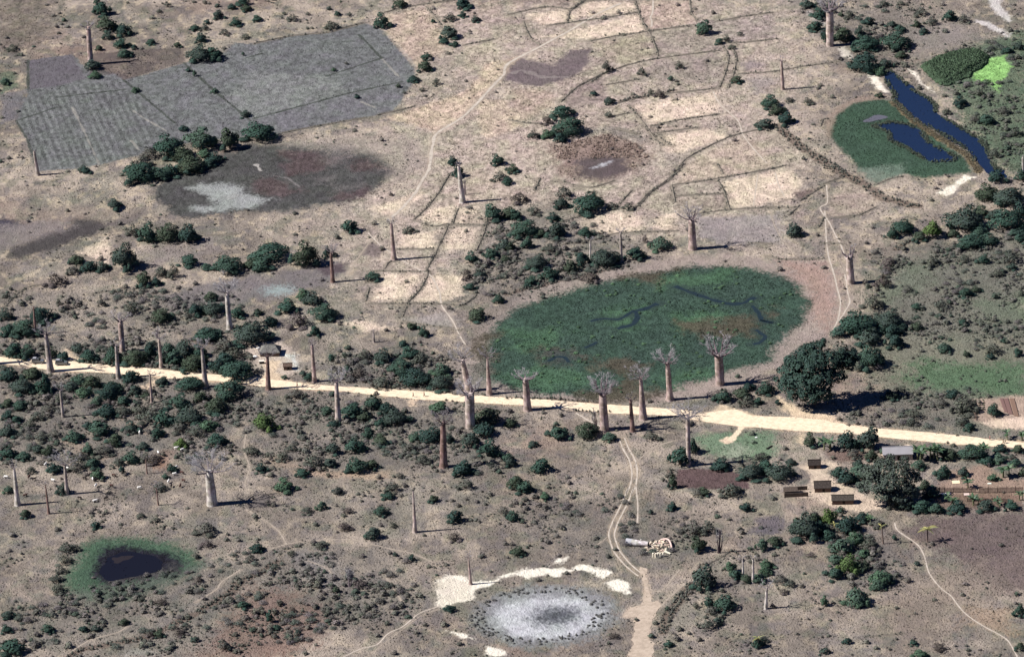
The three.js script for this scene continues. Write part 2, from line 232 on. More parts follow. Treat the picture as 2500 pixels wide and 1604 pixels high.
// the wide green pond, its weed and its bare shore
const pondRing = trace('23 150,1080 23 900,930 23 1500,830 23 2000,800 24 100,860 24 600,860 24 740,1080 24 770,1300 24 640,1530 34 350,190 34 200,350 33 2100,520 33 1700,620 33 1200,690 33 300,640 32 1900,540 32 1750,300 22 2150,1400');
patch(pondRing, soil(156, 142, 134), { soft: 3, op: 0.9, wob: 3, tufts: 0.25, scrub: 0.01 });
patch('24 200,880 24 600,900 24 720,1080 24 740,1240 24 640,1500 24 480,1400 24 430,1150', soil(164, 136, 124), { soft: 5, op: 0.8, wob: 4, tufts: 0.2 });
const pondOut = trace('22 2300,1290 23 250,1230 23 800,1070 23 1300,960 23 1750,905 23 2250,950 24 100,960 24 400,1090 24 470,1250 24 420,1400 24 280,1520 33 2330,300 33 2000,400 33 1700,480 33 1350,580 33 900,640 33 300,600 32 2200,510 32 2000,420 32 2010,240 32 2100,60');
patch(pondOut, soil(62, 84, 73), { soft: 3, wob: 2.5, grain: 0.45, tufts: 1.3, scrub: 0 });
for (const l of ['33 0,420 33 200,340 33 600,380 33 800,500 33 300,560 32 2200,440', '23 0,1480 23 400,1480 23 500,1540 33 500,200 33 100,200', '23 900,1330 23 1200,1280 23 1150,1470 23 950,1480', '23 1300,1000 23 2000,960 23 1900,1080 23 1400,1130', '33 1350,450 33 1700,380 33 1800,420 33 1500,520', '23 1500,1350 23 2000,1300 23 1900,1480 23 1500,1500']) patch(l, soil(74, 106, 80), { soft: 4, op: 0.85, wob: 6, grain: 0.4 });
for (const l of ['33 250,180 33 500,150 33 560,330 33 380,320', '33 700,300 33 1000,280 33 1250,330 33 1050,430 33 780,380', '32 1950,80 32 2150,60 32 2080,400 32 1960,420', '33 600,600 33 1100,480 33 1400,620 33 900,680', '23 1000,1000 23 1500,940 23 1300,1080', '23 1500,1420 23 1900,1400 23 2383,1300 33 2200,100 33 1600,60']) patch(l, soil(88, 80, 68), { soft: 4, op: 0.85, wob: 6, grain: 0.4, tufts: 0.9 });
for (const l of ['32 1900,320 32 2080,300 32 2050,440 32 2150,520 32 2000,560 32 1890,480']) patch(l, soil(112, 112, 104), { soft: 4, op: 0.7, wob: 4 });
// stream lagoon, algae, sand
patch('14 650,1180 14 690,1020 14 850,920 14 1010,870 14 1150,890 14 1240,930 14 1430,1100 14 1700,1280 14 1900,1450 14 1950,1540 24 1500,120 24 900,40 14 800,1380 14 680,1280', soil(64, 88, 72), { soft: 1.6, wob: 1.6, grain: 0.3, tufts: 1.0, scrub: 0 });
patch('24 880,40 24 1300,0 24 1330,90 24 1060,190', soil(104, 122, 108), { soft: 2, op: 0.9, wob: 1.6, tufts: 0.8 });
patch('14 640,1240 14 600,1100 14 680,970 14 900,860 14 1160,850 14 1100,890 14 860,920 14 700,1040', soil(150, 132, 118), { soft: 1.2, op: 0.8, wob: 1, tufts: 0.4 });
for (const l of ['14 720,430 14 780,415 14 830,470 14 880,520 14 820,525 14 750,500', '14 990,650 14 1060,660 14 1120,740 14 1160,820 14 1090,800 14 1030,740', '14 1330,600 14 1400,640 14 1470,720 14 1600,825 14 1560,820 14 1440,740 14 1420,690', '24 1610,260 24 1690,210 24 1800,160 24 1860,105 24 1950,120 24 1830,190 24 1740,260 24 1690,310 24 1660,270']) patch(l, soil(236, 226, 208), { soft: 0.8, wob: 1.6, tufts: 0.05, scrub: 0 });
for (const l of ['14 2060,-20 14 2160,-20 14 2250,130 14 2260,190 14 2170,130 14 2100,50', '14 1970,190 14 2080,200 14 2230,270 14 2270,335 14 2190,320 14 2090,260', '14 450,100 14 520,150 14 590,210 14 570,220 14 500,170']) patch(l, soil(204, 198, 194), { soft: 1.2, wob: 2, op: 0.9, tufts: 0.1, scrub: 0 });
patch('14 1920,700 14 2070,520 14 2210,500 14 2230,560 14 2290,590 14 2250,690 14 2170,750 14 2180,840 14 2110,810 14 2080,720 14 1990,720', soil(138, 190, 104), { soft: 1.4, wob: 3, grain: 0.5, tufts: 0.5, scrub: 0 });
strip('14 1230,920 14 1430,1100 14 1590,1210 14 1880,1390 14 1990,1540', 3.4, soil(126, 112, 84), { soft: 0.8, wob: 1.2, tufts: 1.2 });
// dark pond, lower left
patch('41 540,960 41 600,760 41 700,560 41 850,480 41 1200,470 41 1550,520 41 1750,620 41 1850,720 41 1700,830 41 1300,980 41 1000,1070 41 850,1060 41 650,1000', soil(70, 95, 76), { soft: 4, wob: 1.6, grain: 0.3, tufts: 0.2, scrub: 0 });
patch('41 815,760 41 920,565 41 1100,545 41 1500,600 41 1650,690 41 1640,790 41 1400,835 41 1200,865 41 950,915 41 850,870', soil(36, 36, 46), { soft: 2.8, wob: 1, grain: 0.6, tufts: 0.1, scrub: 0 });
strip('41 1720,780 41 1560,900 41 1300,1000 41 1150,1050', 1.2, soil(128, 122, 104), { op: 0.7 });
// white dry pan, lower right of the middle; salt crust over dark cracked mud
const panC = trace('43 350,1185')[0], mPan = 1 / 7.3;
const ring = (rx, rz, dx = 0, dz = 0, n = 28) => Array.from({ length: n }, (_, i) => [panC[0] + dx + rx * Math.cos(i / n * 2 * Math.PI), panC[1] + dz + rz * Math.sin(i / n * 2 * Math.PI)]);
patch(ring(24, 23, -0.6, -1), soil(126, 127, 126), { soft: 2.6, wob: 3, grain: 0.4, tufts: 0.25, scrub: 0 });
patch(ring(20.6, 19, -0.3, -1), soil(148, 150, 153), { soft: 2.4, op: 0.8, wob: 3, grain: 0.35, tufts: 0.05 });
patch(ring(16.8, 14.6, 0.4, 0.4), soil(184, 187, 190), { soft: 2.8, wob: 2.2, grain: 0.3, tufts: 0 });
patch(ring(10.5, 8, 3.2, -0.4), soil(150, 153, 158), { soft: 4.4, op: 0.8, wob: 2.4, grain: 0.45 });
patch(ring(6.3, 4.6, 3.4, -0.6), soil(88, 92, 97), { soft: 4.2, wob: 2, grain: 0.5 });
for (const l of ['42 1620,860 42 1730,810 42 1850,820 42 1930,870 42 2160,860 42 2200,810 42 2383,775 43 120,770 43 300,740 43 560,760 43 650,710 43 800,740 43 940,785 43 850,835 43 740,790 43 640,770 43 490,785 43 470,830 43 400,830 43 370,790 43 180,835 43 60,800 42 2240,830 42 2160,880 42 2000,940 42 1960,1010 42 1700,1100 42 1640,1080 42 1640,950 42 1720,900', '43 890,870 43 990,835 43 1090,900 43 1115,975 43 1060,985 43 950,940', '43 330,750 43 440,660 43 560,630 43 565,655 43 480,695 43 390,725', '42 1700,1300 42 1930,1330 42 2000,1395 42 1850,1375', '42 2060,1520 42 2090,1440 42 2180,1460 42 2270,1510 42 2200,1545']) patch(l, soil(236, 229, 212), { soft: 0.9, wob: 2, grain: 0.14, tufts: 0.03, scrub: 0 });
patch('42 1620,860 42 1730,810 42 1900,870 42 1960,1000 42 1700,1100 42 1640,1080 42 1640,950', soil(208, 196, 176), { soft: 2, op: 0.6, wob: 2 });
patch('43 1190,740 43 1240,755 43 1260,900 43 1290,1050 43 1350,1035 43 1375,1085 43 1290,1220 43 1262,1390 43 1310,1420 43 1300,1650 43 1040,1650 43 1120,1400 43 1140,1250 43 1130,1190 43 1035,1180 43 1085,1100 43 1190,1080 43 1225,1000 43 1200,830', soil(190, 170, 150), { soft: 1.4, wob: 1.4, op: 0.9, tufts: 0, scrub: 0 });
// gardens, yards, meadow
patch('33 1510,1270 33 1700,1262 33 2000,1280 33 2150,1340 33 2170,1440 33 1900,1450 33 1700,1440 33 1490,1440', soil(98, 80, 80), { soft: 0.8, wob: 0.8, grain: 0.3, tufts: 0.4, scrub: 0 });
patch('33 1690,980 33 1900,960 33 2383,930 34 150,1000 34 140,1150 33 2300,1200 33 2100,1180 33 1900,1170 33 1740,1100', soil(106, 132, 104), { soft: 3, op: 0.9, wob: 2.5, tufts: 0.5, scrub: 0.01 });
patch('33 1900,1080 33 2050,1040 33 2150,1110 33 2080,1180 33 1930,1160', soil(152, 156, 138), { soft: 4, op: 0.75, wob: 3, tufts: 0.3 });
patch('33 1895,1010 33 1960,985 33 2020,1020 33 1960,1040', soil(232, 208, 176), { soft: 0.7, wob: 1.2, tufts: 0 });
strip('33 2000,1000 33 2060,940 33 2090,900', 2.6, soil(236, 214, 182), { tufts: 0 });
patch('34 370,1240 34 640,1180 34 770,1230 34 640,1290 34 690,1400 34 900,1450 34 1010,1520 44 1130,130 44 1110,210 44 930,240 44 600,195 44 560,120 34 430,1510 34 480,1330', soil(204, 184, 162), { soft: 1.6, op: 0.95, wob: 2, tufts: 0.1, scrub: 0.01 });
patch('34 1080,1110 34 1380,1050 34 1340,1110 34 1150,1180', soil(220, 198, 176), { soft: 1, wob: 1.4, tufts: 0.05 });
patch('34 620,1100 34 960,1090 34 1000,1180 34 760,1210 34 640,1180', soil(116, 96, 88), { soft: 1.4, op: 0.85, wob: 1.4, tufts: 0.6 });
patch('34 1720,1280 34 2050,1220 34 2200,1330 34 2500,1380 34 2500,1545 34 1600,1545 34 1600,1440', soil(156, 132, 116), { soft: 1.6, op: 0.9, wob: 2, tufts: 0.2, scrub: 0.02 });
patch('44 1540,80 44 2383,80 44 2383,200 44 1600,210', soil(112, 90, 78), { soft: 1.4, op: 0.7, wob: 2 });
patch('34 1950,640 34 2330,610 34 2500,620 34 2500,900 34 2200,880 34 1930,830', soil(172, 150, 134), { soft: 1.4, wob: 1.6, op: 0.95, tufts: 0.08, scrub: 0 });
patch('34 2000,850 34 2500,770 34 2500,920 34 2200,910', soil(220, 196, 174), { soft: 1.6, wob: 1.6, op: 0.9, tufts: 0.05 });
patch('44 1300,420 44 1500,330 44 1900,250 44 2500,200 44 2500,900 44 2150,1000 44 1800,700', soil(104, 90, 90), { soft: 6, op: 0.85, wob: 5, tufts: 0.6, scrub: 0.02 });
patch('44 1250,820 44 2000,700 44 2300,1100 44 1800,1200 44 1300,1540 44 1200,1200', soil(142, 128, 116), { soft: 9, op: 0.6, wob: 6 });
patch('44 1900,1100 44 2250,1120 44 2300,1350 44 1900,1250', soil(164, 140, 116), { soft: 4, op: 0.6, wob: 4 });
patch('43 2250,300 43 2383,270 44 200,260 44 260,400 43 2383,460 43 2150,430', soil(96, 90, 100), { soft: 2.4, op: 0.85, wob: 2, tufts: 0.3 });
patch('41 1900,1350 42 0,900 42 400,1000 42 700,1120 42 550,1400 42 200,1560 41 1800,1560', soil(144, 108, 94), { soft: 7, op: 0.75, wob: 6 });
patch('42 350,620 42 700,650 42 760,900 42 500,850 42 380,720', soil(146, 142, 142), { soft: 5, op: 0.6, wob: 5 });
patch('41 1100,1480 41 1330,1440 41 1370,1520 41 1120,1545', soil(164, 160, 150), { soft: 1.4, op: 0.8, wob: 2 });
patch('31 1360,1140 31 1560,1090 31 1480,1250 31 1380,1280', soil(158, 122, 100), { soft: 2.4, op: 0.8, wob: 2, tufts: 0.4 });
for (const l of ['31 560,1000 31 640,1000 31 760,1080 31 720,1120 31 600,1060', '31 880,1170 31 1090,1100 31 1080,1130 31 900,1190', '31 1130,820 31 1330,910 31 1300,950 31 1180,890', '31 1250,520 31 1300,520 31 1330,600 31 1270,560', '32 30,1190 32 200,1150 32 400,1240 32 200,1260', '32 300,1270 32 1200,1290 32 1200,1360 32 400,1330']) patch(l, soil(182, 156, 132), { soft: 2, op: 0.75, wob: 2.5, tufts: 0.3, scrub: 0.01 });
patch('31 2150,200 31 2383,130 32 260,120 32 420,280 32 380,400 32 240,440 31 2300,400 31 2250,260', soil(196, 180, 164), { soft: 2, op: 0.9, wob: 2, tufts: 0.1, scrub: 0 });
patch('32 260,240 32 380,230 32 430,330 32 360,370 32 300,300', soil(196, 202, 198), { soft: 2, op: 0.85, wob: 2.5, tufts: 0.05 });
patch('34 180,620 34 300,680 34 400,720 34 600,750 34 750,860 34 300,800', soil(214, 190, 164), { soft: 1.6, op: 0.9, wob: 2, tufts: 0.1, scrub: 0 });
// thickets beside the road and elsewhere: more undergrowth
const thick = [['31 0,400 31 2300,560 31 2383,700 31 1900,1150 31 900,1200 31 0,1250', 0.5], ['31 0,100 31 1500,100 31 2100,200 31 2300,420 31 0,240', 0.5], ['32 0,600 32 2300,800 32 2200,1300 32 0,1300', 0.36], ['32 700,200 32 1700,250 32 1800,560 32 800,500', 0.55], ['22 1900,400 23 500,350 23 1200,900 23 500,1050 23 0,1300 22 1950,1100', 0.42], ['24 1100,800 24 2383,600 24 2383,1540 24 1200,1540', 0.35], ['34 1150,600 34 1900,560 34 1900,900 34 800,830', 0.5], ['44 620,430 44 1300,450 44 1300,900 44 700,900', 0.6], ['43 0,200 43 900,100 43 1800,300 43 1700,700 43 500,600', 0.28], ['41 0,1050 41 2383,600 42 1200,500 42 1500,1100 42 0,1540 41 0,1540', 0.34], ['21 0,1150 21 1300,1100 21 2300,1250 21 2300,1540 21 0,1540', 0.3], ['14 300,0 14 1400,60 14 1400,620 14 800,620', 0.35]];
for (const [l, k] of thick) patch(l, soil(104, 102, 98), { soft: 6, wob: 5, scrub: k, op: 0.28 + 0.5 * k });

// ---------- road, paths, banks, water ----------
function resample(L, step) { const out = []; for (let k = 1; k < L.length; k++) { const [ax, az] = L[k - 1], [bx, bz] = L[k], n = Math.max(1, Math.round(Math.hypot(bx - ax, bz - az) / step)); for (let i = 0; i < n; i++) out.push([ax + (bx - ax) * i / n, az + (bz - az) * i / n]); } out.push(L[L.length - 1]); return out; }
function smooth(L, step = 1.6) { if (L.length < 3) return resample(L, step); const c = new THREE.CatmullRomCurve3(L.map(([x, z]) => V(x, 0, z)), false, 'catmullrom', 0.4); return c.getSpacedPoints(Math.max(4, Math.round(c.getLength() / step))).map((p) => [p.x, p.z]); }
function rough(P, amp, step = 1.2) { // an outline with a ragged edge
  const Q = resample([...P, P[0]], step); Q.pop();
  return Q.map(([x, z], i) => { const [px, pz] = Q[(i + Q.length - 1) % Q.length], [nx, nz] = Q[(i + 1) % Q.length], l = Math.hypot(nx - px, nz - pz) || 1, d = amp * 2 * (fbm(x / 3 + 11, z / 3 + 5, 3) - 0.5); return [x - (nz - pz) / l * d, z + (nx - px) / l * d]; });
}
function rounded(P) { return new THREE.CatmullRomCurve3(P.map(([x, z]) => V(x, 0, z)), true, 'centripetal').getSpacedPoints(P.length * 8).slice(0, -1).map((p) => [p.x, p.z]); }
function sheet(P, y) { const s = new THREE.Shape(P.map(([x, z]) => new THREE.Vector2(x, -z))), g = new THREE.ShapeGeometry(s); g.rotateX(-Math.PI / 2); g.translate(0, y, 0);
  const p = g.attributes.position, uv = g.attributes.uv; for (let i = 0; i < p.count; i++) uv.setXY(i, p.getX(i), p.getZ(i)); return g; }
function noiseTex(n, f, repeat, color) { // a tiling texture: f(u, v) in 0..1 or [r, g, b]
  const d = new Uint8Array(n * n * 4);
  for (let y = 0; y < n; y++) for (let x = 0; x < n; x++) { const c = f(x, y), o = (y * n + x) * 4; for (let q = 0; q < 3; q++) d[o + q] = 255 * Math.min(1, Math.max(0, Array.isArray(c) ? c[q] : c)); d[o + 3] = 255; }
  const t = new THREE.DataTexture(d, n, n); t.wrapS = t.wrapT = THREE.RepeatWrapping; t.magFilter = THREE.LinearFilter; t.minFilter = THREE.LinearMipmapLinearFilter; t.generateMipmaps = true; t.repeat.set(repeat, repeat);
  if (color) t.colorSpace = THREE.SRGBColorSpace; t.needsUpdate = true; return t;
}
const tileN = (x, y, n, s) => noise(((x % n) / n) * s, ((y % n) / n) * s) ;   // s must divide 256 for a seamless tile
const gravelTex = noiseTex(512, (x, y) => { const v = 0.95 + 0.12 * (tileN(x, y, 512, 32) - 0.5) + 0.1 * (tileN(x + 90, y, 512, 128) - 0.5) + 0.08 * (rnd() - 0.5); return [v, v * 0.99, v * 0.975]; }, 1 / 30, true);
const roadMat = mat(lin(0.80, 0.665, 0.505), 0.95, { map: gravelTex });
const trailMat = mat(lin(0.36, 0.315, 0.27), 0.97, { map: gravelTex });
const whiteTrailMat = mat(lin(0.50, 0.45, 0.40), 0.97, { map: gravelTex });
const roadUp = '31 -300,235 31 0,262 31 280,285 31 600,302 31 800,322 31 1200,352 31 1800,412 31 2383,455 32 400,492 32 700,524 32 1000,540 32 1500,570 32 1900,602 32 2383,632 33 400,652 33 800,682 33 1300,716 33 1800,757 33 2030,735 33 2200,785 33 2383,800 34 300,802 34 560,820 34 700,850 34 890,880 34 1080,900 34 1500,936 34 1850,972 34 2383,1030 34 2600,1055';
const roadLow = '34 2600,1110 34 2383,1082 34 2100,1062 34 1800,1045 34 1400,1010 34 1050,975 34 850,950 34 500,936 34 330,922 34 0,893 33 2100,892 33 1800,850 33 1500,790 33 1240,780 33 900,765 33 600,742 33 300,706 33 0,690 32 2000,672 32 1500,646 32 1000,596 32 700,562 32 400,552 32 0,518 31 2150,500 31 1700,461 31 1500,452 31 1270,428 31 900,402 31 480,392 31 380,372 31 190,345 31 0,322 31 -300,290';
const roadP = [...trace(roadUp), ...trace(roadLow)];
patch(roadP, soil(214, 184, 150), { soft: 1.6, wob: 1.4, op: 0.8, tufts: 0, scrub: 0 });
info(part('road', sheet(rough(roadP, 0.55), 0.05), roadMat), 'pale sandy dirt road crossing the whole plain between the baobabs', 'road', null, 'structure');
const spurs = [['31 600,300 31 560,200 31 610,190 31 660,250 31 770,312', 0], ['32 1380,630 32 1450,640 32 1435,700 32 1395,700', 0], ['33 1790,760 33 1900,690 33 2050,720 33 2230,790', 0], ['34 180,625 34 260,680 34 380,730 34 600,745 34 760,862 34 300,808', 0], ['32 60,300 32 230,300 32 200,400 32 330,500 32 20,475 32 130,380', 0], ['34 380,930 34 420,930 34 420,1060 34 360,1050', 0], ['31 1250,520 31 1330,560 31 1400,490 31 1350,460 31 1300,540', 0]];
for (const [l] of spurs) { const P = trace(l); patch(P, soil(214, 190, 160), { soft: 1.4, wob: 1.2, op: 0.9, tufts: 0, scrub: 0 }); }
info(part('sandy_track', sheet(rough((trace('43 1190,740 43 1240,755 43 1260,900 43 1290,1050 43 1350,1035 43 1375,1085 43 1290,1220 43 1262,1390 43 1310,1420 43 1300,1650 43 1040,1650 43 1120,1400 43 1140,1250 43 1130,1190 43 1035,1180 43 1085,1100 43 1190,1080 43 1225,1000 43 1200,830')), 1.0), 0.045), mat(lin(0.46, 0.385, 0.32), 0.97, { map: gravelTex })), 'broad pale sandy track running off the bottom of the view', 'track', null, 'structure');
function ribbon(L, w, y) { const p = [], idx = [], uv = []; L.forEach(([x, z], i) => { const [ax, az] = L[Math.max(0, i - 1)], [bx, bz] = L[Math.min(L.length - 1, i + 1)], l = Math.hypot(bx - ax, bz - az) || 1, nx = -(bz - az) / l, nz = (bx - ax) / l, a = w / 2 * (0.5 + 1.0 * noise(x / 1.9 + 40, z / 1.9)), b = w / 2 * (0.5 + 1.0 * noise(x / 1.9, z / 1.9 + 77));
    p.push(x + nx * a, y, z + nz * a, x - nx * b, y, z - nz * b); uv.push(x, z, x, z); if (i) { const k = i * 2; idx.push(k - 2, k, k - 1, k - 1, k, k + 1); } });
  const g = new THREE.BufferGeometry(); g.setAttribute('position', new THREE.Float32BufferAttribute(p, 3)); g.setAttribute('uv', new THREE.Float32BufferAttribute(uv, 2)); g.setIndex(idx); g.computeVertexNormals();
  if (g.attributes.normal.getY(0) < 0) { const a = g.index.array; for (let i = 0; i < a.length; i += 3) { const t = a[i]; a[i] = a[i + 1]; a[i + 1] = t; } g.computeVertexNormals(); } return g; }
const trails = [ // [line, width m, brighter?, label]
  ['13 1010,30 13 830,110 13 540,280 13 300,410 13 0,570 12 2240,660 12 2160,745 12 2000,920 12 1850,1060 12 1640,1190 12 1600,1290 12 1570,1500 22 1560,60 22 1500,160 22 1440,260 22 1330,390 22 1230,480', 1.5, 1, 'long winding footpath from the top fields down past the dry mud pan'],
  ['13 1302,-20 13 1300,60 13 1292,130 13 1275,150 13 1290,190 13 1288,240', 0.8, 1, 'short white footpath at the top middle edge'],
  ['13 1840,820 13 1900,930 13 2060,1080 13 2110,1210 13 2200,1330 13 2320,1460', 0.65, 1, 'pale footpath slanting through the upper right fields'],
  ['13 1450,610 13 1550,700 13 1800,790 13 1840,820', 0.45, 0, 'faint footpath crossing the striped upper fields'],
  ['24 120,420 24 150,540 24 210,660 24 280,740 24 360,830', 0.4, 0, 'faint footpath over the grey field by the pond'],
  ['24 620,190 24 625,350 24 560,395 24 640,520 24 700,640 24 755,740 24 790,850', 0.7, 1, 'pale footpath passing the broken-topped baobab'],
  ['24 605,420 24 620,700 24 640,830 24 690,1000 24 720,1130 24 745,1240 24 720,1400 24 650,1545', 0.7, 1, 'white footpath along the right shore of the pond'],
  ['24 785,990 24 810,1150 24 825,1250 24 730,1410', 0.7, 1, 'white footpath joining the shore path below the broken-topped baobab'],
  ['24 940,1110 24 930,1290', 0.4, 0, 'short faint footpath right of the broken-topped baobab'],
  ['24 160,80 24 190,190 24 240,290', 0.5, 1, 'pale cattle trail over the bright right field'], ['23 2240,100 23 2200,380', 0.45, 1, 'pale trail down the left of the bright field'],
  ['22 1020,620 22 1110,710 22 1230,800 22 1370,890 22 1500,960 22 1590,1010 22 1660,1150 22 1680,1270 22 1780,1410 22 1840,1540 32 1830,60 32 1890,150', 0.75, 1, 'pale footpath from the flared baobab down to the pond'],
  ['22 1040,690 22 960,800 22 880,920 22 830,1000', 0.7, 0, 'footpath slanting left from the path crossing by the flared baobab'],
  ['33 610,765 33 720,830 33 840,890', 0.9, 1, 'white footpath leading to the biggest many-armed baobab'],
  ['33 1500,1010 33 1340,1060 33 1200,1160 33 1130,1240', 0.7, 0, 'footpath joining the twin wheel tracks from the right'],
  ['43 1145,0 43 1165,180 43 1160,345', 0.6, 1, 'thin white path right of the twin wheel tracks'],
  ['43 890,470 43 800,540', 0.55, 0, 'short sandy branch left of the wheel tracks'],
  ['43 1370,1090 43 1500,960 43 1640,850', 1.0, 0, 'sandy branch climbing right from the junction'], ['43 1270,945 43 1380,945 43 1540,760', 0.8, 0, 'side trail above the sandy branch'],
  ['41 2200,220 41 2383,330 42 130,340 42 220,420 42 290,530', 0.6, 0, 'footpath running down from the massive white baobab'],
  ['42 100,590 42 300,530 42 500,500 42 850,490 42 1000,520 42 1250,580 42 1400,610 42 1600,690', 0.6, 0, 'footpath arcing across the lower grassland'],
  ['42 480,680 42 640,740 42 690,790', 0.4, 0, 'faint short footpath by the ashy patch'], ['42 1190,840 42 1240,920 42 1320,1040', 0.8, 0, 'reddish washed trail in the lower grassland'],
  ['42 1660,1085 42 1480,1150 42 1330,1270 42 1200,1330 42 1100,1430 42 950,1470 42 780,1550', 0.65, 1, 'left rut of the wheel tracks at the bottom'],
  ['42 1650,1110 42 1480,1180 42 1310,1310 42 1180,1410 42 1000,1550', 0.5, 0, 'right rut of the wheel tracks at the bottom'],
  ['41 580,1530 41 800,1390 41 1050,1320 41 1170,1240', 0.6, 0, 'footpath at the bottom left corner scrub'],
  ['41 1750,1050 41 1930,940 41 1980,870 41 2150,760', 0.7, 0, 'footpath right of the dark pond'],
  ['31 2200,950 31 2180,1100 31 2230,1250 31 2190,1400 31 2220,1490', 0.6, 0, 'vague footpath right of the massive white baobab'],
  ['44 1230,340 44 1260,410 44 1440,540 44 1500,650 44 1540,790 44 1640,920 44 1740,1000 44 1850,1140 44 2000,1250 44 2150,1330 44 2250,1400 44 2330,1540', 0.6, 1, 'long pale footpath winding down the lower right grassland'],
  ['34 1400,1440 34 1690,1200', 0.6, 0, 'pale straight path among the village plots'],
  ['12 2383,470 13 -150,600', 0.5, 0, 'short trail along the upper mud lens'],
];
const rutsA = trace('33 1020,990 33 1060,1090 33 1110,1180 33 1135,1280 33 1125,1400 33 1080,1500 43 1105,20 43 1040,180 43 960,340 43 930,450 43 975,590 43 1070,710 43 1190,810');
const shift = (L, d) => L.map(([x, z], i) => { const [ax, az] = L[Math.max(0, i - 1)], [bx, bz] = L[Math.min(L.length - 1, i + 1)], l = Math.hypot(bx - ax, bz - az); return [x - (bz - az) / l * d, z + (bx - ax) / l * d]; });
const ruts = [[smooth(shift(rutsA, 0.95)), 'left wheel rut of the twin track leading down from the road'], [smooth(shift(rutsA, -0.95)), 'right wheel rut of the twin track leading down from the road']];
for (const [l, w, b, label] of trails) { const L = smooth(trace(l)); strip(L, w * 2, soil(176, 160, 144), { op: 0.45, tufts: 0.1, scrub: 0, soft: 0.6 }); info(part('footpath', ribbon(L, w * 0.72, 0.035), b ? whiteTrailMat : trailMat), label, 'footpath', null, 'structure'); }
for (const [L, label] of ruts) { strip(L, 1.5, soil(176, 158, 136), { op: 0.5, tufts: 0.1, scrub: 0 }); info(part('wheel_rut', ribbon(L, 0.5, 0.035), whiteTrailMat), label, 'wheel track', null, 'structure'); }

// field banks: low earth ridges, each with its ragged growth
const bunds = ['13 0,130 13 350,60 13 560,80 13 690,5 13 880,0', '13 540,190 13 560,100 13 690,5', '13 370,225 13 560,200 13 860,160 13 1160,110', '13 1140,0 13 1180,130 13 1240,250 13 1290,330 13 1350,500', '13 750,365 13 980,320 13 1230,285 13 1650,225', '13 1630,0 13 1650,120 13 1700,180', '13 1880,190 13 2150,140 13 2383,110', '13 1930,385 13 2120,380 13 2383,350 14 190,350', '13 1040,590 13 1300,530 13 1590,490 13 1900,450', '13 1930,410 13 1980,510 13 1950,650 13 1900,780', '13 2000,430 13 2050,500 13 2030,640 13 1980,790', '13 740,740 13 860,660 13 1050,590', '13 480,910 13 620,780 13 850,660', '13 880,760 13 1180,710', '13 990,920 13 1300,850 13 1700,810 13 1850,790', '13 1280,1130 13 1500,1080 13 1900,1020', '13 1300,1195 13 1700,1140', '13 1080,940 13 1200,1080 13 1320,1240 13 1400,1300', '13 900,1050 13 1090,1010', '13 1530,1500 13 1600,1420 13 1800,1310 13 2000,1220 13 2200,1170 13 2383,1140', '13 0,1070 13 150,1100 13 380,1110', '13 970,1150 13 1180,1200', '13 140,190 13 180,300 13 220,360 13 290,400', '13 2060,660 13 2383,640 14 370,600 14 680,560',
  '23 1540,60 23 1400,165 23 1250,275 23 1130,410 23 1060,410', '23 1580,0 23 1440,150 23 1290,250 23 1170,380', '23 1470,190 23 1830,140 23 2383,40 24 260,10', '23 1470,190 23 1500,340', '23 1880,140 23 1940,260 23 1990,410', '23 1500,290 23 1920,265', '23 1680,450 23 1990,410 23 2383,390 24 350,395', '23 1880,0 23 1930,90', '23 500,510 23 700,460 23 1000,400', '23 440,150 23 600,190 23 760,210 23 960,150', '23 1000,360 23 1110,240', '23 240,240 23 290,130', '23 500,720 23 760,680 23 1000,620 23 1520,600', '23 2160,710 23 2383,715 24 60,720', '24 590,180 24 780,115', '24 390,330 24 590,200', '24 290,460 24 380,370', '24 550,570 24 600,480', '24 60,820 24 200,850 24 370,855 24 600,850', '24 580,710 24 760,715', '24 1060,190 24 1180,140 24 1310,110', '24 700,480 24 900,460 24 1060,390',
  '12 830,240 12 980,205', '12 1180,110 12 1300,75 12 1500,40 12 1800,0', '12 1540,60 12 1620,150 12 1670,220', '12 1100,1030 12 1290,990 12 1440,950', '12 0,390 12 330,320 12 660,290 12 850,240', '12 1890,400 12 2150,350', '12 250,1190 12 560,1130 12 1000,1050',
  '22 1430,500 22 1550,390 22 1650,260 22 1760,80', '22 1430,510 22 1620,560 22 1740,540 22 2060,550', '22 1780,540 22 1810,440 22 1830,400', '22 1620,810 22 1660,720 22 1720,600 22 1740,540', '22 1540,960 22 1590,860 22 1620,810', '22 1290,765 22 1600,760', '22 1990,780 22 2060,620 22 2080,530 22 2090,440', '22 1170,940 22 1210,880 22 1300,870', '22 1050,960 22 1250,960 22 1550,965', '22 1000,1230 22 1030,1110', '22 1020,1250 22 1320,1255 22 1500,1250 22 1850,1265', '22 1380,1240 22 1480,1130 22 1550,1010 22 1550,965', '22 1870,1270 22 1980,1190 22 1990,1130', '22 1330,1370 22 1360,1280', '22 1320,1410 22 1830,1490',
  '21 50,1270 21 120,1190 21 230,1110 21 370,1080', '21 1190,1220 21 1190,1130 21 1280,1095', '21 810,1165 21 960,1140 21 1180,1130', '21 1860,640 21 2130,630', '44 1000,1360 44 1300,1330', '43 1450,1150 43 1560,1010 43 1640,890', '43 1780,720 43 1930,640 43 1990,600', '13 1320,1195 13 1460,1300', '14 570,1130 14 590,1070 14 640,1060'];
const bankMat = mat(lin(0.17, 0.15, 0.125), 1), growth = [];
